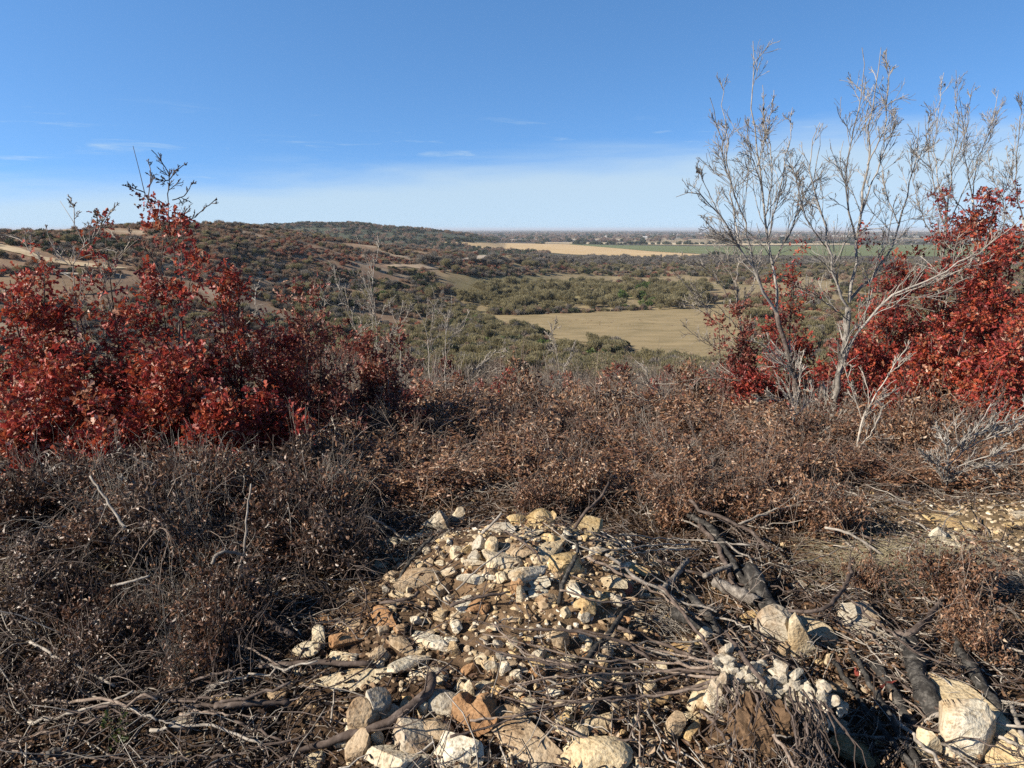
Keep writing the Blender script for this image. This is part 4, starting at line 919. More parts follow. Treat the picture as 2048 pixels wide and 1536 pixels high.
sapling(140, 5.9, 520, [[(150, 600), (145, 540), (160, 500), (148, 450), (120, 402)], [(148, 450), (148, 420), (138, 392)], [(160, 500), (185, 480), (205, 450), (230, 405)], [(150, 540), (110, 500), (90, 450)], [(185, 480), (195, 440), (188, 420)], [(148, 560), (80, 520), (40, 480), (10, 470)]], "pale sapling forking above the left edge oaks", True, M_GREY, .016, .6)
sapling(260, 6.2, 500, [[(205, 620), (215, 560), (250, 500), (285, 470)], [(215, 560), (235, 520), (275, 530)], [(250, 500), (262, 475), (258, 455)], [(210, 590), (180, 560), (175, 520)]], "grey bare sapling tangled in crimson leaves", False, M_PALE)
sapling(640, 12, 650, [[(648, 640), (646, 590), (640, 560)], [(646, 600), (632, 580), (628, 565)], [(646, 590), (656, 570), (660, 545)]], "thin distant bare sapling")
sapling(800, 12, 700, [[(800, 700), (798, 650), (806, 600)], [(798, 660), (785, 630), (778, 610)], [(798, 650), (815, 630), (822, 605)]], "thin pale bare sapling")
sapling(960, 9, 790, [[(930, 780), (950, 740), (985, 710), (1020, 690)], [(950, 740), (975, 720), (1010, 712)], [(940, 760), (970, 745), (1010, 740)]], "leaning bare shoot with feathery twigs", False)
# snags and fallen limbs on the right
sapling(1715, 5.6, 910, [[(1718, 925), (1716, 880), (1725, 840), (1748, 800), (1775, 750), (1818, 690)], [(1725, 840), (1710, 800), (1690, 740), (1682, 720)], [(1775, 750), (1800, 730), (1832, 705)], [(1740, 815), (1760, 800), (1800, 775)], [(1716, 900), (1740, 870), (1762, 820), (1752, 800)]], "pale forked snag in the brown brush", True, M_PALE, .02, .6, "bare_snag")
sapling(1595, 5.9, 850, [[(1590, 850), (1584, 800), (1560, 775), (1548, 740)], [(1588, 830), (1598, 780), (1600, 730), (1608, 700)], [(1584, 800), (1552, 795), (1530, 800), (1505, 790)], [(1592, 830), (1620, 800), (1622, 760)]], "pale branching snag at the foot of the leaning tree", True, M_PALE, .014, .6, "bare_snag")
sapling(1890, 4.6, 930, [[(1892, 960), (1895, 900), (1900, 850), (1925, 835)], [(1892, 935), (1930, 900), (1990, 870), (2050, 838)], [(1892, 945), (1950, 920), (2010, 905), (2060, 895)], [(1894, 920), (1930, 880), (2000, 845), (2060, 800)], [(1892, 950), (1960, 935), (2030, 930), (2070, 925)], [(1896, 900), (1880, 870), (1872, 845)], [(1893, 940), (1860, 920), (1840, 900)]], "fallen bare branch with a fan of grey twigs", True, M_GREY, .014, 1.0, "fallen_branch")
sapling(1420, 5.0, 1000, [[(1478, 1075), (1462, 1010), (1430, 950), (1400, 890), (1380, 840)], [(1462, 1010), (1450, 940), (1440, 880)], [(1430, 950), (1395, 915), (1360, 880)], [(1470, 1040), (1420, 1000), (1390, 975)], [(1462, 1010), (1475, 950), (1468, 900)]], "grey antler stem arching out of the brush", True, M_STEM, .016, .8, "bare_snag")
sapling(1545, 4.6, 1040, [[(1565, 1100), (1555, 1040), (1520, 980), (1475, 915)], [(1555, 1040), (1545, 980), (1530, 930)], [(1540, 1010), (1510, 990), (1460, 930)], [(1560, 1070), (1590, 1010), (1600, 950)]], "brown multi-stemmed sprout on the right bank", True, M_TWIG, .014, .8, "bare_snag")
sapling(1400, 8.6, 770, [[(1495, 772), (1470, 760), (1440, 755), (1400, 757), (1355, 765), (1330, 755)], [(1355, 765), (1330, 768), (1310, 766)], [(1400, 757), (1380, 775), (1340, 790)]], "arching pale limb over the brush", True, M_PALE, .02, .3, "fallen_branch")
sapling(1280, 8.2, 800, [[(1330, 800), (1300, 775), (1260, 760), (1220, 750)], [(1300, 775), (1290, 740), (1270, 720)], [(1270, 765), (1240, 785), (1190, 790)], [(1330, 800), (1290, 800), (1240, 790), (1180, 800)]], "pale twiggy branch lying across brown brush", True, M_PALE, .013, .9, "fallen_branch")
sapling(240, 3.4, 1020, [[(285, 1075), (272, 1020), (255, 975), (232, 945)], [(280, 1060), (285, 1010), (300, 960)], [(275, 1030), (262, 1000), (242, 985)], [(282, 1065), (270, 1010), (262, 960)]], "dead twig fan sprouting from the shaded bank", True, M_PALE, .008, .8, "bare_snag")
sapling(470, 3.3, 1130, [[(480, 1100), (530, 1110), (590, 1130), (640, 1160)], [(490, 1102), (540, 1095), (600, 1088)], [(500, 1106), (560, 1130), (620, 1185)], [(485, 1100), (540, 1118), (600, 1150)]], "low grey twig broom beside the shaded hollow", True, M_PALE, .008, 1.0, "fallen_branch")
sapling(1060, 6.6, 900, [[(1105, 960), (1080, 910), (1062, 890), (1035, 870), (1022, 862)], [(1062, 890), (1080, 870), (1088, 850)], [(1080, 910), (1100, 880), (1104, 860)]], "pale dead twig in a dark gap of the brush", True, M_PALE, .009, .5, "bare_snag")
sapling(860, 7.6, 830, [[(862, 870), (880, 830), (910, 800), (935, 780)], [(880, 830), (905, 815), (930, 800)], [(862, 860), (858, 830), (850, 800)]], "pale bent dead twig over brown brush", True, M_PALE, .012, .6, "bare_snag")
sapling(680, 5.6, 850, [[(672, 875), (690, 845), (697, 828)], [(672, 875), (668, 850), (662, 835)]], "short pale twig before the dark maroon bush", True, M_PALE, .009, .4, "bare_snag")
# ------------------------------------------------------------------ litter, chips, grass
def near_pts(n, x0, x1, y0, y1):
    x = RNG.uniform(x0, x1, n); y = y0 + (y1 - y0) * RNG.random(n) ** 1.35
    return x, y
def mound_w(x, y): return np.clip(np.exp(-((x - .05) / .85) ** 4 - ((y - 2.75) / .95) ** 4) + np.exp(-((x - 2.8) / .75) ** 2 - ((y - 3.85) / .55) ** 2) * 1.1, 0, 1)
x, y = near_pts(118000, -4.0, 5.4, 1.35, 6.2); k = (RNG.random(len(x)) > mound_w(x, y) * .88) & (np.abs(x) < y * 1.0 + .7); x, y = x[k], y[k]
C = np.stack([x, y, terrain(x, y) + RNG.random(len(x)) ** 2 * .045 + .004], 1); A = RNG.normal(size=C.shape) * np.array([1, 1, .35])
patch = fbm(x * 2.2, y * 2.2, 77, 2)
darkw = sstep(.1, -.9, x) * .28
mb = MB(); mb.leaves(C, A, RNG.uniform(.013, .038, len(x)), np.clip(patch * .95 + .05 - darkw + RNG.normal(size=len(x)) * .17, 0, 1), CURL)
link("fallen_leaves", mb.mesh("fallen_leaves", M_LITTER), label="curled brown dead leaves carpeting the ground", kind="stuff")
x, y = near_pts(29000, -3.8, 5.2, 1.35, 6.0); k = (RNG.random(len(x)) > mound_w(x, y) * .86) & (np.abs(x) < y * 1.0 + .7); x, y = x[k], y[k]; n = len(x)
a = RNG.uniform(0, 2 * math.pi, n); ln = RNG.uniform(.04, .26, n) * RNG.uniform(.5, 1.3, n); K = 5
dirv = np.stack([np.cos(a), np.sin(a)], 1); cur = RNG.normal(size=n) * .35
P = np.empty((n, K, 3)); tl = RNG.normal(size=n) * .22
for q in range(K):
    s = (q / (K - 1) - .5); off = cur * (s * s)
    P[:, q, 0] = x + ln * (dirv[:, 0] * s - dirv[:, 1] * off); P[:, q, 1] = y + ln * (dirv[:, 1] * s + dirv[:, 0] * off)
    P[:, q, 2] = terrain(P[:, q, 0], P[:, q, 1]) + .012 + np.abs(tl) * ln * (s + .5) + RNG.random(n) * .02
r = RNG.uniform(.0011, .0042, n)
for nm, sel, m, lb in (("fallen_twigs", np.arange(n) % 3 > 0, M_STEM, "dark broken twigs scattered over the rubble"), ("bleached_twigs", np.arange(n) % 3 == 0, M_PALE, "pale broken twigs scattered over the rubble")):
    mb = MB(); mb.tubes(P[sel], r[sel, None] * np.linspace(1, .5, K)[None], 4); link(nm, mb.mesh(nm, m, True), label=lb, kind="stuff")
x, y = near_pts(30000, -2.2, 4.2, 1.35, 5.2); w = mound_w(x, y); k = RNG.random(len(x)) < w * .95 + .12 * (x > -.8); x, y = x[k], y[k]; n = len(x)
bm = bmesh.new(); bmesh.ops.create_icosphere(bm, subdivisions=1, radius=1); PV = np.array([v.co for v in bm.verts]); PF = np.array([[v.index for v in f.verts] for f in bm.faces]); bm.free()
sz = np.minimum(np.exp(RNG.normal(size=n) * .6) * .0082, .0165); sc = RNG.uniform(.5, 1.5, (n, 1, 3)) * np.array([1.15, 1.0, .6]) * sz[:, None, None]
V = PV[None] * sc * RNG.uniform(.7, 1.2, (n, len(PV), 1)); aa = RNG.uniform(0, 6.28, n); ca, sa = np.cos(aa)[:, None], np.sin(aa)[:, None]
V = np.stack([V[..., 0] * ca - V[..., 1] * sa, V[..., 0] * sa + V[..., 1] * ca, V[..., 2]], -1) + np.stack([x, y, terrain(x, y) + sz * .2], 1)[:, None]
mb = MB(); mb.add(V.reshape(-1, 3), (PF[None] + (np.arange(n) * len(PV))[:, None, None]).reshape(-1, 3), np.repeat(np.clip(fbm(x * 1.5, y * 1.5, 5, 2) + RNG.normal(size=n) * .25, 0, 1), len(PF)))
link("gravel", mb.mesh("gravel", leaf_mat("stone_chips", [(0, (.16, .10, .06)), (.3, (.30, .22, .14)), (.6, (.44, .36, .25)), (.8, (.48, .35, .18)), (1, (.58, .53, .44))], .9, 0, 0, .2)), label="small pale stone chips and crumbs on the soil", kind="stuff")
def straw(u, v, wu, wv, n, ln, mat, lb, tilt, az0):
    P0 = isect(RNG.normal(size=n) * wu + u, np.minimum(RNG.normal(size=n) * wv + v, 1600)); a = az0 + RNG.normal(size=n) * .5; K = 5
    P = np.empty((n, K, 3)); L_ = ln * RNG.uniform(.5, 1.2, n); e = tilt * RNG.uniform(.2, 1.6, n)
    for q in range(K):
        s = q / (K - 1); P[:, q] = P0 + np.stack([np.cos(a) * L_ * s, np.sin(a) * L_ * s * .7, .02 + L_ * (e * s - e * .8 * s * s)], 1)
    mb = MB(); mb.tubes(P, np.full((n, 1), .0009) * np.linspace(1.3, .5, K)[None], 3); link("dry_grass", mb.mesh("dry_grass", mat, True), label=lb, kind="stuff")
M_STRAW = bark_mat("straw", (.2, .165, .10), (.36, .31, .2), (.5, .44, .31), 60)
straw(1840, 1140, 75, 22, 1500, .26, M_STRAW, "flattened grey-tan dry grass beside the cream slab", .35, 2.9)
straw(2010, 1175, 40, 16, 500, .2, M_PALE, "bleached dry grass at the right edge", .35, 2.9)
straw(30, 1152, 26, 5, 120, .22, M_STRAW, "yellowish straw at the left edge", .3, .2)
straw(205, 1125, 28, 10, 200, .16, M_STRAW, "tan dry grass in the shaded brush", .6, .8)
straw(1365, 1255, 22, 16, 130, .16, M_PALE, "pale frayed grass over the stones", .7, 2.4)
# two fallen red leaves and a green seedling
M_FR = leaf_mat("fresh_red_leaf", [(0, (.24, .05, .04)), (1, (.32, .08, .06))], .5, .2)
for u, v, s, a, ds in ((1711, 1334, .05, .3, "pinkish red oak leaf caught between charred poles"), (1795, 1360, .07, -.9, "long red oak leaf beside the thick charred log")):
    p = isect(u, v, .07)[0]; mb = MB(); mb.leaves(np.zeros((1, 3)), np.array([[math.sin(a), .3, -.7]]), np.array([s]), np.array([.5]), OAK); link("red_leaf", mb.mesh("red_leaf", M_FR), None, ds, "leaf", loc=p)
p = isect(232, 1490)[0]; root = empty("green_seedling", p, "small green leafy seedling in the shaded lower left litter", "plant")
P, R = stems_from(.10, .14, 7, 5, lo=.5); mb = MB(); mb.tubes(P, R * 0 + .0012, 4); link("stem", mb.mesh("stem", M_STEM, True), root)
lb = MB(); leafy(lb, P, 7, .022, OAK, .5, .15, .012, .1, .4, .5); link("leaves", lb.mesh("leaves", leaf_mat("green_leaf", [(0, (.04, .06, .012)), (1, (.14, .17, .05))], .5, .3)), root)
# ------------------------------------------------------------------ hillside, valley and plain vegetation
def clump(n, W, H, blade, up, mat, lumps=7, tpl=BLADE, seed=0, trunk=False, flat=1.0, tc=.5):
    """a bush of many small blades filling a lumpy crown"""
    c = RNG.normal(size=(lumps, 3)) * np.array([W * .26, W * .26, H * .13]) + np.array([0, 0, H * .52]); rad = RNG.uniform(.22, .42, lumps) * min(W, H * 1.2)
    i = RNG.integers(lumps, size=n); d = RNG.normal(size=(n, 3)); d /= np.linalg.norm(d, axis=1, keepdims=True)
    C = c[i] + d * (rad[i] * RNG.random(n) ** .45)[:, None] * np.array([1, 1, .85]); C[:, 2] = np.abs(C[:, 2])
    A = d * .7 + RNG.normal(size=(n, 3)) * .5 + np.array([0, 0, up])
    tint = np.clip(tc + (RNG.normal(size=lumps) * .12)[i] + RNG.normal(size=n) * .16, 0, 1)
    mb = MB(); mb.leaves(C, A, blade * RNG.uniform(.6, 1.4, n), tint, tpl)
    me = mb.mesh("crown", mat)
    if not trunk: return me
    P, R = stems_from(H * .8, W * .8, 5, 6); R = np.maximum(R * .9, .012 * H / 3)
    tb = MB(); tb.tubes(P, R, 4); Q, S = grow(P, R, 4, .3, 1, .45, .6, .1, .1, .5, 4); tb.tubes(Q, S, 3)
    return me, tb.mesh("trunk", M_STEM, True)
M_JUN = leaf_mat("juniper_foliage", [(0, (.020, .028, .014)), (.5, (.055, .066, .034)), (1, (.12, .125, .07))], .8, .25, .35, .2)
M_OLV = leaf_mat("olive_twigs", [(0, (.11, .098, .052)), (.5, (.225, .198, .108)), (1, (.34, .295, .175))], .85, .45, .3, .2)
M_SCB = leaf_mat("scrub_twigs", [(0, (.13, .092, .068)), (.5, (.30, .205, .145)), (1, (.46, .35, .26))], .85, .45, .35, .2)
M_GRT = leaf_mat("grey_twigs", [(0, (.09, .078, .066)), (.5, (.185, .165, .14)), (1, (.31, .285, .25))], .85, .35, .3, .2)
M_RDS = leaf_mat("red_scrub", [(0, (.12, .05, .036)), (.5, (.30, .125, .085)), (1, (.45, .24, .165))], .8, .4, .35, .2)
M_GRN = leaf_mat("bright_green_scrub", [(0, (.03, .05, .012)), (.5, (.07, .105, .028)), (1, (.12, .16, .05))], .8, .1, .2, .2)
PROTO = bpy.data.collections.new("scatter_sources")
KIND = {}
def protos(key, n, mat, k=3, **kw):
    KIND[key] = []
    for q in range(k):
        r = clump(n, mat=mat, trunk=True, **kw); KIND[key].append(r)
protos("juniper", 900, M_JUN, W=3.4, H=2.6, blade=.30, up=.5)
protos("olive", 1500, M_OLV, W=3.4, H=3.9, blade=.5, up=2.0, lumps=11, tpl=(BLADE[0] * np.array([.2, 1, 1]), BLADE[1]))
protos("scrub", 1300, M_SCB, W=3.4, H=2.3, blade=.38, up=1.0, tpl=(BLADE[0] * np.array([.25, 1, 1]), BLADE[1]))
protos("grey", 800, M_GRT, W=3.0, H=3.2, blade=.5, up=1.8, tpl=(BLADE[0] * np.array([.22, 1, 1]), BLADE[1]))
protos("red", 900, M_RDS, W=3.2, H=2.3, blade=.30, up=.7)
protos("green", 900, M_GRN, W=3.4, H=3.0, blade=.32, up=.8)
def scatter(name, kind, pts, sc, lb):
    """uncountable far scrub: one object, copies of the kind's crowns on its points"""
    src = []
    for q, (me, tr) in enumerate(KIND[kind]):
        o = bpy.data.objects.new("crown_source", me); PROTO_c[kind].objects.link(o); src.append(o)
    me = bpy.data.meshes.new(name); me.vertices.add(len(pts)); me.vertices.foreach_set("co", np.asarray(pts, np.float32).ravel())
    a = me.attributes.new("sc", "FLOAT_VECTOR", "POINT"); a.data.foreach_set("vector", np.asarray(sc, np.float32).ravel())
    a = me.attributes.new("rot", "FLOAT_VECTOR", "POINT"); rt = np.zeros((len(pts), 3), np.float32); rt[:, 2] = RNG.uniform(0, 6.28, len(pts)); a.data.foreach_set("vector", rt.ravel())
    a = me.attributes.new("pick", "INT", "POINT"); a.data.foreach_set("value", RNG.integers(len(src), size=len(pts)).astype(np.int32))
    o = link(name, me, label=lb, kind="stuff")
    ng = bpy.data.node_groups.new(name + "_nodes", "GeometryNodeTree"); ng.interface.new_socket("Geometry", in_out="INPUT", socket_type="NodeSocketGeometry"); ng.interface.new_socket("Geometry", in_out="OUTPUT", socket_type="NodeSocketGeometry")
    gi = ng.nodes.new("NodeGroupInput"); go = ng.nodes.new("NodeGroupOutput"); ip = ng.nodes.new("GeometryNodeInstanceOnPoints"); ci = ng.nodes.new("GeometryNodeCollectionInfo")
    ci.inputs["Collection"].default_value = PROTO_c[kind]; ci.inputs["Separate Children"].default_value = True; ci.inputs["Reset Children"].default_value = True
    ip.inputs["Pick Instance"].default_value = True
    L = ng.links.new; L(gi.outputs[0], ip.inputs["Points"]); L(ci.outputs[0], ip.inputs["Instance"])
    for nm, ty, inp in (("sc", "FLOAT_VECTOR", "Scale"), ("rot", "FLOAT_VECTOR", "Rotation"), ("pick", "INT", "Instance Index")):
        na = ng.nodes.new("GeometryNodeInputNamedAttribute"); na.data_type = ty; na.inputs["Name"].default_value = nm; L(na.outputs["Attribute"], ip.inputs[inp])
    L(ip.outputs[0], go.inputs[0])
    o.modifiers.new("scatter", "NODES").node_group = ng
    return o
PROTO_c = {k: bpy.data.collections.new("source_" + k) for k in KIND}
def polar(n, a0, a1, r0, r1):
    a = np.radians(RNG.uniform(a0, a1, n)); r = np.sqrt(RNG.uniform(r0 * r0, r1 * r1, n)); x = r * np.sin(a); y = r * np.cos(a)
    return x, y, terrain(x, y)
CLEAR = [STRIP, MEADOW, TANF, GREENF, [(700, 526), (880, 530), (880, 545), (760, 540)], [(900, 522), (960, 509), (1000, 510), (1030, 522)]]
CLEAR_L = [[(0, 486), (60, 496), (150, 520), (255, 530), (255, 548), (130, 540), (0, 514)], FLAT]
def keep(x, y, z, extra=()):
    u, v = project(np.stack([x, y, z], 1)); k = np.ones(len(x), bool)
    for p in list(CLEAR) + list(extra): k &= ~in_poly(u, v, p)
    return k & (u > -140) & (u < 2190), u, v
FAR = {k: ([], []) for k in KIND}
IND = {k: [] for k in KIND}
def add(kind, x, y, z, s, indiv=0, tag=None):
    r = np.hypot(x, y); u, v = project(np.stack([x, y, z], 1)); vis = s / r * ((u > 0) & (u < 2048)); o = np.argsort(-vis); S = s[:, None] * RNG.uniform(.8, 1.25, (len(s), 3))
    for i in o[:indiv]: IND[kind].append((x[i], y[i], z[i], S[i], tag, u[i], v[i]))
    j = o[indiv:]
    FAR[kind][0].append(np.stack([x, y, z], 1)[j] - np.array([0, 0, .15])); FAR[kind][1].append(S[j])
# long left hill
x, y, z = polar(36000, -48, 11, 120, 560); k, u, v = keep(x, y, z, CLEAR_L); a = np.degrees(np.arctan2(x, y)); r = np.hypot(x, y)
k &= (fbm(x / 30, y / 16, 91, 3) > .43) & ((a < -9) | (r > 235)) & ~in_poly(u, v, GROVE) ; x, y, z, a, r, u, v = (q[k] for q in (x, y, z, a, r, u, v))
n1 = fbm(x / 45, y / 30, 101, 3); n2 = RNG.random(len(x)); s = RNG.uniform(.3, .85, len(x)) * (.66 + .35 * n1)
redz = np.exp(-((u - 560) / 170) ** 2 - ((v - 505) / 32) ** 2) + .8 * np.exp(-((u - 960) / 120) ** 2 - ((v - 528) / 20) ** 2) + .35
junz = .06 + .7 * np.exp(-((u - 180) / 110) ** 2 - ((v - 490) / 22) ** 2) + .7 * np.exp(-((u - 820) / 130) ** 2 - ((v - 560) / 20) ** 2)
w = np.stack([junz * (n1 > .42), redz * .6 * (n1 < .58), np.full(len(x), .55), np.full(len(x), .20) + .2 * (v > 560), .06 + .12 * (v > 590) * np.ones(len(x))], 1); w = np.cumsum(w / w.sum(1, keepdims=True), 1); kd = (n2[:, None] > w).sum(1)
for q, key in enumerate(("juniper", "red", "scrub", "grey", "olive")):
    m = kd == q; add(key, x[m], y[m], z[m], s[m] * (1.1 if key == "juniper" else 1), {"juniper": 90, "red": 90, "scrub": 110, "grey": 50, "olive": 60}[key], "on the long left hill")
# near foot of the valley, left of the meadow
x, y, z = polar(3600, -17, 9, 118, 285); k, u, v = keep(x, y, z); k &= (fbm(x / 16, y / 16, 111, 2) > .40); x, y, z, u, v = (q[k] for q in (x, y, z, u, v)); n2 = RNG.random(len(x)); s = RNG.uniform(.5, 1.0, len(x))
for key, lo, hi, ni in (("olive", 0, .42, 70), ("scrub", .42, .72, 40), ("juniper", .72, .86, 30), ("grey", .86, .97, 30), ("green", .97, 1, 4)):
    m = (n2 >= lo) & (n2 < hi); add(key, x[m], y[m], z[m], s[m], ni, "at the near foot of the valley")
x, y, z = polar(2600, 3, 40, 95, 165); k, u, v = keep(x, y, z); k &= (v > 690 + RNG.normal(size=len(x)) * 8); x, y, z = x[k], y[k], z[k]; n2 = RNG.random(len(x)); s = RNG.uniform(.4, .85, len(x))
for key, lo, hi, ni in (("olive", 0, .4, 20), ("scrub", .4, .75, 20), ("juniper", .75, .85, 10), ("grey", .85, 1, 10)):
    m = (n2 >= lo) & (n2 < hi); add(key, x[m], y[m], z[m], s[m], ni, "below the rim")
# grove beyond the meadow
x, y, z = polar(5200, -8, 17, 225, 420); u, v = project(np.stack([x, y, z], 1)); k = in_poly(u, v, GROVE); x, y, z, u = x[k][:390], y[k][:390], z[k][:390], u[k][:390]; s = RNG.uniform(.6, 1.45, len(x)); gm = (np.abs(u - 1270) < 35) & (RNG.random(len(x)) < .5)
add("olive", x[~gm], y[~gm], z[~gm], s[~gm], 90, "in the grove beyond the meadow"); add("green", x[gm], y[gm], z[gm], s[gm] * .9, 14, "in the grove beyond the meadow")
# right of the grove and scrub band behind it
x, y, z = polar(9500, -8, 44, 300, 905); k, u, v = keep(x, y, z); k &= (v > 517) & ~in_poly(u, v, GROVE) & (fbm(x / 40, y / 26, 121, 3) > .44 - .12 * (v < 540)); x, y, z, u, v = (q[k] for q in (x, y, z, u, v)); n2 = RNG.random(len(x)); s = RNG.uniform(.6, 1.25, len(x))
gb = (v < 534) & (RNG.random(len(x)) < .72); s = np.where(gb, s * 1.25, s)
for key, lo, hi, ni in (("scrub", 0, .32, 40), ("olive", .32, .6, 30), ("juniper", .6, .78, 40), ("red", .78, .9, 25), ("grey", .9, 1, 10)):
    m = (n2 >= lo) & (n2 < hi) & ~gb; add(key, x[m], y[m], z[m], s[m], ni, "in the scrub behind the grove")
add("grey", x[gb], y[gb], z[gb], s[gb], 60, "in the grey belt before the fields")
x, y, z = polar(1500, -4, 17, 170, 262); u, v = project(np.stack([x, y, z], 1)); k = in_poly(u, v, MEADOW) & (fbm(x / 18, y / 9, 171, 3) > .54); x, y, z = x[k], y[k], z[k]
add("scrub", x, y, z, RNG.uniform(.06, .2, len(x)))
# right part of the valley floor seen through the bare trees
x, y, z = polar(2200, 15, 44, 165, 330); k, u, v = keep(x, y, z); k &= fbm(x / 22, y / 22, 131, 2) > .45; x, y, z = x[k], y[k], z[k]; n2 = RNG.random(len(x)); s = RNG.uniform(.6, 1.1, len(x))
for key, lo, hi in (("scrub", 0, .4), ("olive", .4, .75), ("red", .75, .9), ("grey", .9, 1)):
    m = (n2 >= lo) & (n2 < hi); add(key, x[m], y[m], z[m], s[m], 6, "on the right valley floor")
# far ridge and the plain: bigger, darker masses
x, y, z = polar(7000, -38, 3, 950, 2200); k, u, v = keep(x, y, z); k &= fbm(x / 120, y / 70, 141, 3) > .38; x, y, z = x[k], y[k], z[k]; m = RNG.random(len(x)) < .55
add("juniper", x[m], y[m], z[m], RNG.uniform(1.2, 2.4, m.sum())); add("scrub", x[~m], y[~m], z[~m], RNG.uniform(1.2, 2.4, (~m).sum()))
x, y, z = polar(30000, -42, 42, 1950, 9000); k, u, v = keep(x, y, z); k &= fbm(x / 520, y / 300, 151, 3) > .50; x, y, z = x[k], y[k], z[k]; m = RNG.random(len(x)) < .4
add("juniper", x[m], y[m], z[m], RNG.uniform(2, 5, m.sum())); add("scrub", x[~m], y[~m], z[~m], RNG.uniform(2, 5, (~m).sum()))
# hedge rows between the fields
hp = isect(np.concatenate([np.linspace(1150, 1450, 46), np.linspace(900, 1140, 30), np.linspace(1450, 2048, 90)]) + RNG.normal(size=166) * 2, np.concatenate([np.full(46, 489.4), np.full(30, 482.5), np.full(90, 487.5)]) + RNG.normal(size=166) * .25)
add("juniper", hp[:, 0], hp[:, 1], hp[:, 2], RNG.uniform(1.2, 3.2, len(hp)), 45, "in the hedge row at the far field edge")
LB = {"juniper": ("juniper_bush", "dark green bushy juniper"), "olive": ("twiggy_tree", "olive brown twiggy small tree"), "scrub": ("scrub_bush", "brown twiggy scrub bush"), "grey": ("leafless_bush", "grey leafless twiggy bush"), "red": ("russet_bush", "russet red oak bush"), "green": ("green_tree", "bright green leafy small tree")}
for key, items in IND.items():
    nm, lb = LB[key]
    for k, (x, y, z, S, tag, u, v) in enumerate(items[:290]):
        o = empty(nm, (x, y, z - .1), lb + " " + tag, "tree" if "tree" in nm else "bush", lb + " " + tag, RNG.uniform(0, 6.28)); o.scale = S
        me, tr = KIND[key][k % 3]; link("crown", me, o)
        if S[0] * 3 / math.hypot(x, y) > .012: link("trunk", tr, o)
    for x, y, z, S, *_ in items[290:]: FAR[key][0].append(np.array([[x, y, z]])); FAR[key][1].append(S[None])
    if FAR[key][0]: scatter({"juniper": "juniper_vegetation", "olive": "olive_vegetation", "scrub": "brown_vegetation", "grey": "grey_vegetation", "red": "russet_vegetation", "green": "green_vegetation"}[key], key, np.concatenate(FAR[key][0]), np.concatenate(FAR[key][1]), "far " + lb.split(" ", 0)[0] + " growth covering hills and valley")
# lone round tree in the green field
p = isect(1433, 515)[0]; o = empty("field_tree", p, "lone round dark tree in the green field", "tree"); o.scale = (4.2, 4.2, 3.4); link("crown", KIND["juniper"][0][0], o); link("trunk", KIND["juniper"][0][1], o)
# ---- near slope below the rim: bare bushes and dull red ones
HB = []
for q in range(5):
    P, R = stems_from(2.0, 1.6, 12, 7, lo=.5, wig=.09); R = np.maximum(R * .8, .004)
    mb = MB(); mb.tubes(P, R, 4); Q, S = grow(P, R, 7, .2, 1, .42, .6, .1, .12, .55, 5, .003); mb.tubes(Q, S, 3); Q2, S2 = grow(Q, S, 3, .2, 1, .55, .65, .08, .15, .7, 4, .0025); mb.tubes(Q2, S2, 3)
    lb = MB(); leafy(lb, Q2, 1, .06, CURL, .5, .2)
    HB.append((mb.mesh("stems", [M_SLOPE, M_SLOPE, M_TWIG][q % 3], True), lb.mesh("leaves", M_BROWN)))
k = 0
for d, vt, u0, u1, n in ((11, 770, 820, 1420, 9), (14, 742, 800, 1420, 10), (18, 722, 720, 1420, 12), (24, 706, 640, 1430, 14), (32, 700, 560, 1440, 16), (44, 700, 500, 1450, 18), (60, 708, 480, 1460, 20), (26, 640, 420, 800, 9), (38, 640, 380, 820, 12), (55, 655, 350, 860, 14), (80, 668, 400, 900, 14)):
    for u in np.linspace(u0, u1, n) + RNG.normal(size=n) * 22:
        w = RNG.uniform(1.5, 2.3) * FPX / d; x = (u - 1024) / FPX * d; hgt = np.clip(at(u, vt + RNG.uniform(-10, 22), d)[2] - float(terrain(x, d)), .8, 2.9); vt_ = float(project(np.array([[x, d, float(terrain(x, d)) + hgt]]))[1][0])
        m = HB[k % 5]; k += 1
        put((m[0], m[1]) if k % 3 == 0 else (m[0],), u, d * RNG.uniform(.95, 1.05), vt_, w, "bare grey bush on the slope below the rim", "bare_bush", "bush", "bare bushes on the slope below the rim", 2.0, 1.6, ("stems", "leaves"), [], 1.0)
for q, (d, u, vt, w) in enumerate([(16, 960, 770, 80), (20, 1240, 742, 80), (28, 660, 660, 110), (34, 560, 640, 110), (46, 700, 650, 90), (40, 470, 610, 100), (52, 610, 625, 90), (64, 820, 668, 70), (30, 780, 690, 90), (24, 890, 725, 80), (22, 1340, 735, 80)]):
    oak(u, d, vt, w, "dull russet bush on the near slope", M_MAROON, .5, n=6, size=.11 if d < 30 else .2, dens=.6, tpl=CURL if d > 30 else OAK, group="russet bushes on the near slope", name="slope_bush")
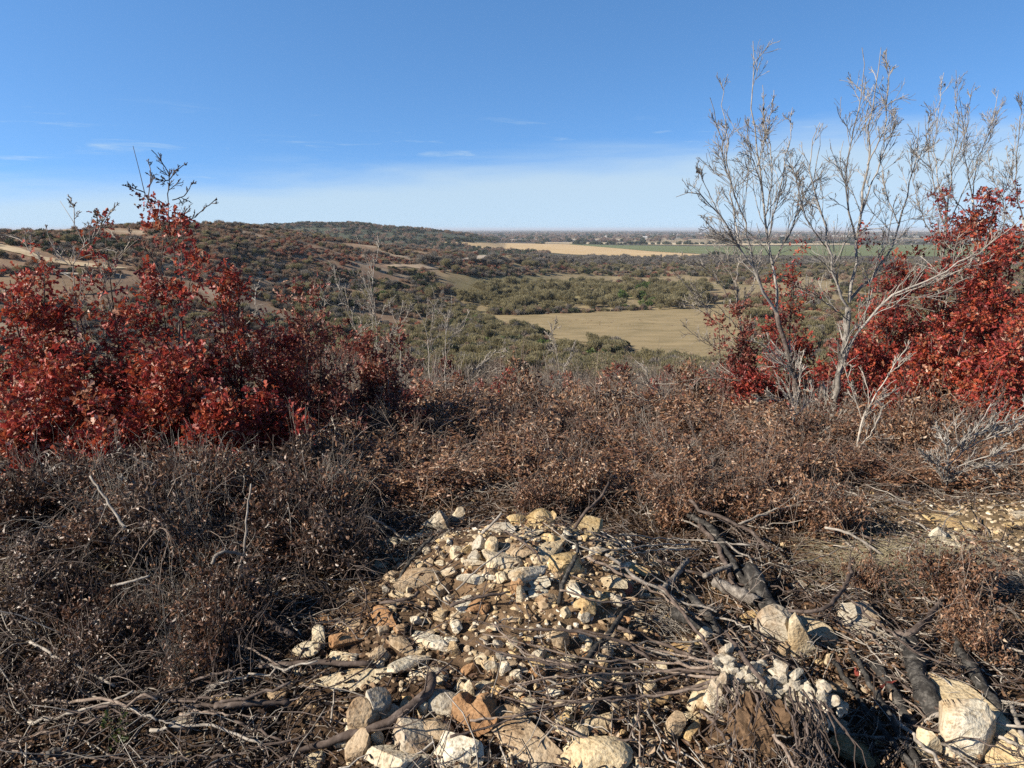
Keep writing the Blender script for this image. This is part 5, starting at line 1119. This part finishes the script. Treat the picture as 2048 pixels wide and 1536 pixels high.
# ------------------------------------------------------------------ far farm buildings
M_WHITE = flat_mat("white_painted_wall", (.40, .385, .36), (.52, .51, .48), .4); M_ROOFM = flat_mat("metal_roof", (.42, .43, .44), (.58, .58, .58), .3, .5)
for k, (u, v, w, ds) in enumerate([(972, 480.5, 9, "white farm shed by the stubble field"), (985, 481, 6, "small white shed by the stubble field"), (1008, 476, 5, "white house in dark trees left of the town"), (1062, 474.5, 5, "white house among the town trees"), (1092, 472.5, 12, "long white barn at the head of the town"), (1120, 474, 5, "small pale house in mid town"),
        (1150, 475.5, 6, "pale house before dark trees in town"), (1187, 474, 6, "white gabled house right of mid town"), (1215, 476.5, 14, "low long pale shed on the town edge"), (1290, 477, 12, "long pale warehouse beyond the hedge row"), (1330, 474.5, 8, "white building behind the pale field"), (1352, 472, 12, "bright white hall at the right of town"), (1400, 470, 12, "wide pale hall near the far strip"), (1440, 471.5, 7, "small white shed near the far strip")]):
    p = isect(u, v)[0]; dd = np.linalg.norm(p - EYE); W = w * .7 / FPX * dd; D = W * .5; H = min(W * .35, 8)
    o = empty("farm_building", p, ds, "building", "far farm and town buildings"); b = [(-W / 2, -D / 2, -1), (W / 2, -D / 2, -1), (W / 2, D / 2, -1), (-W / 2, D / 2, -1), (-W / 2, -D / 2, H), (W / 2, -D / 2, H), (W / 2, D / 2, H), (-W / 2, D / 2, H)]
    link("wall", mesh_from("wall", b, [np.array([[0, 1, 5, 4], [1, 2, 6, 5], [2, 3, 7, 6], [3, 0, 4, 7]])], M_WHITE), o)
    e = W * .03; h2 = H + D * .3; rv = [(-W / 2 - e, -D / 2 - e, H - .1), (W / 2 + e, -D / 2 - e, H - .1), (W / 2 + e, D / 2 + e, H - .1), (-W / 2 - e, D / 2 + e, H - .1), (-W / 2 - e, 0, h2), (W / 2 + e, 0, h2)]
    link("roof", mesh_from("roof", rv, [np.array([[0, 1, 5, 4], [2, 3, 4, 5]]), np.array([[1, 2, 5], [3, 0, 4]])], M_ROOFM), o)
# ------------------------------------------------------------------ haze
HZ = 17.0; BX = 38500.0
hv = [(sx * BX, sy * BX, sz) for sz in (-60, HZ) for sx, sy in ((-1, -1), (1, -1), (1, 1), (-1, 1))]
hm, nt, out = nodes_of("haze_air"); pv = N(nt, "ShaderNodeVolumePrincipled"); pv.inputs["Density"].default_value = 7.5e-5; pv.inputs["Color"].default_value = (.72, .82, .95, 1); pv.inputs["Anisotropy"].default_value = 0.0
nt.links.new(pv.outputs[0], out.inputs["Volume"])
link("haze", mesh_from("haze", hv, [np.array([[0, 3, 2, 1], [4, 5, 6, 7], [0, 1, 5, 4], [1, 2, 6, 5], [2, 3, 7, 6], [3, 0, 4, 7]])], hm), label="pale haze over the far plain", kind="stuff")
# ------------------------------------------------------------------ sun, sky with its cloud veil
SUN_EL, SUN_AZ = math.radians(30), math.radians(-110)              # azimuth clockwise from +Y
sd = bpy.data.lights.new("sun", "SUN"); sd.energy = 5.0; sd.angle = math.radians(.53); sd.color = (1, .90, .76); so = bpy.data.objects.new("sun", sd); COL.objects.link(so)
ts = Vector((math.sin(SUN_AZ) * math.cos(SUN_EL), math.cos(SUN_AZ) * math.cos(SUN_EL), math.sin(SUN_EL))); so.rotation_euler = ts.to_track_quat("Z", "Y").to_euler()
w = bpy.data.worlds.new("World"); scene.world = w; w.use_nodes = True; nt = w.node_tree; nt.nodes.clear(); L = nt.links.new
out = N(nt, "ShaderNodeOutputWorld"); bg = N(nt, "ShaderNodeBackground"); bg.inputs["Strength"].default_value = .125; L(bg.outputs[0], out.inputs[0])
tc = N(nt, "ShaderNodeTexCoord"); sx = N(nt, "ShaderNodeSeparateXYZ"); L(tc.outputs["Generated"], sx.inputs[0])
mz = N(nt, "ShaderNodeMath", operation="MULTIPLY_ADD"); L(sx.outputs[2], mz.inputs[0]); mz.inputs[1].default_value = 1.7; mz.inputs[2].default_value = .24
cx = N(nt, "ShaderNodeCombineXYZ"); L(sx.outputs[0], cx.inputs[0]); L(sx.outputs[1], cx.inputs[1]); L(mz.outputs[0], cx.inputs[2])
nm = N(nt, "ShaderNodeVectorMath", operation="NORMALIZE"); L(cx.outputs[0], nm.inputs[0])
sky = N(nt, "ShaderNodeTexSky"); sky.sky_type = "NISHITA"; sky.sun_disc = False; sky.sun_elevation = SUN_EL; sky.sun_rotation = SUN_AZ; sky.altitude = 300; sky.air_density = 1.0; sky.dust_density = .3; sky.ozone_density = 2.2
L(nm.outputs[0], sky.inputs[0])
hs = N(nt, "ShaderNodeHueSaturation"); hs.inputs["Saturation"].default_value = 1.2; hs.inputs["Value"].default_value = 1.13; L(sky.outputs[0], hs.inputs["Color"])
# thin cloud veil low over the horizon, its edge rising to the right, with a few wisps
az = N(nt, "ShaderNodeMath", operation="ARCTAN2"); L(sx.outputs[0], az.inputs[0]); L(sx.outputs[1], az.inputs[1])
cv = N(nt, "ShaderNodeCombineXYZ"); L(az.outputs[0], cv.inputs[0]); L(sx.outputs[2], cv.inputs[1])
mp = N(nt, "ShaderNodeMapping"); mp.inputs["Scale"].default_value = (3.2, 26, 1); mp.inputs["Rotation"].default_value = (0, 0, -.02); L(cv.outputs[0], mp.inputs[0])
n1 = N(nt, "ShaderNodeTexNoise", i_Scale=1.0, i_Detail=5.0, i_Roughness=.55, i_Distortion=.3); L(mp.outputs[0], n1.inputs["Vector"])
edge = N(nt, "ShaderNodeMapRange"); edge.inputs[1].default_value = -.65; edge.inputs[2].default_value = .35; edge.inputs[3].default_value = .031; edge.inputs[4].default_value = .098; L(az.outputs[0], edge.inputs[0])
ne = N(nt, "ShaderNodeMath", operation="MULTIPLY_ADD"); L(n1.outputs["Fac"], ne.inputs[0]); ne.inputs[1].default_value = .075; L(edge.outputs[0], ne.inputs[2])
df = N(nt, "ShaderNodeMath", operation="SUBTRACT"); L(ne.outputs[0], df.inputs[0]); L(sx.outputs[2], df.inputs[1])
veil = N(nt, "ShaderNodeMapRange", interpolation_type="SMOOTHSTEP"); veil.inputs[1].default_value = .0; veil.inputs[2].default_value = .062; veil.inputs[3].default_value = 0; veil.inputs[4].default_value = .74; L(df.outputs[0], veil.inputs[0])
mp2 = N(nt, "ShaderNodeMapping"); mp2.inputs["Scale"].default_value = (7, 70, 1); mp2.inputs["Location"].default_value = (3.3, 1.2, 0); mp2.inputs["Rotation"].default_value = (0, 0, -.06); L(cv.outputs[0], mp2.inputs[0])
n2 = N(nt, "ShaderNodeTexNoise", i_Scale=1.0, i_Detail=6.0, i_Roughness=.6, i_Distortion=.6); L(mp2.outputs[0], n2.inputs["Vector"])
wr = N(nt, "ShaderNodeMapRange", interpolation_type="SMOOTHSTEP"); wr.inputs[1].default_value = .55; wr.inputs[2].default_value = .80; wr.inputs[3].default_value = 0; wr.inputs[4].default_value = .62; L(n2.outputs["Fac"], wr.inputs[0])
wb = N(nt, "ShaderNodeMapRange", interpolation_type="SMOOTHSTEP"); wb.inputs[1].default_value = .155; wb.inputs[2].default_value = .12; wb.inputs[3].default_value = 0; wb.inputs[4].default_value = 1; L(sx.outputs[2], wb.inputs[0])
wm = N(nt, "ShaderNodeMath", operation="MULTIPLY"); L(wr.outputs[0], wm.inputs[0]); L(wb.outputs[0], wm.inputs[1])
mxa = N(nt, "ShaderNodeMath", operation="MAXIMUM"); L(wm.outputs[0], mxa.inputs[0]); L(veil.outputs[0], mxa.inputs[1])
mixc = N(nt, "ShaderNodeMix", data_type="RGBA"); L(mxa.outputs[0], mixc.inputs[0]); L(hs.outputs[0], mixc.inputs[6]); mixc.inputs[7].default_value = (2.85, 3.5, 3.85, 1)
zd = N(nt, "ShaderNodeMapRange", interpolation_type="SMOOTHSTEP"); zd.inputs[1].default_value = .30; zd.inputs[2].default_value = .65; zd.inputs[3].default_value = 1; zd.inputs[4].default_value = .30; L(sx.outputs[2], zd.inputs[0])  # upper sky, out of view, dimmed on purpose to weaken its blue fill light
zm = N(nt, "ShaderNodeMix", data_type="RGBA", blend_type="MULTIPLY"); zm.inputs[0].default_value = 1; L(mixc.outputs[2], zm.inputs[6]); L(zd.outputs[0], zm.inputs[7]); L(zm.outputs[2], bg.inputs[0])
vs = scene.view_settings; vs.view_transform = "Standard"; vs.look = "None"; vs.exposure = .85; vs.gamma = 1
scene.render.engine = "CYCLES"; scene.cycles.max_bounces = 6; scene.cycles.diffuse_bounces = 3; scene.cycles.transmission_bounces = 3; scene.cycles.volume_bounces = 0; scene.cycles.transparent_max_bounces = 4; scene.cycles.use_denoising = False
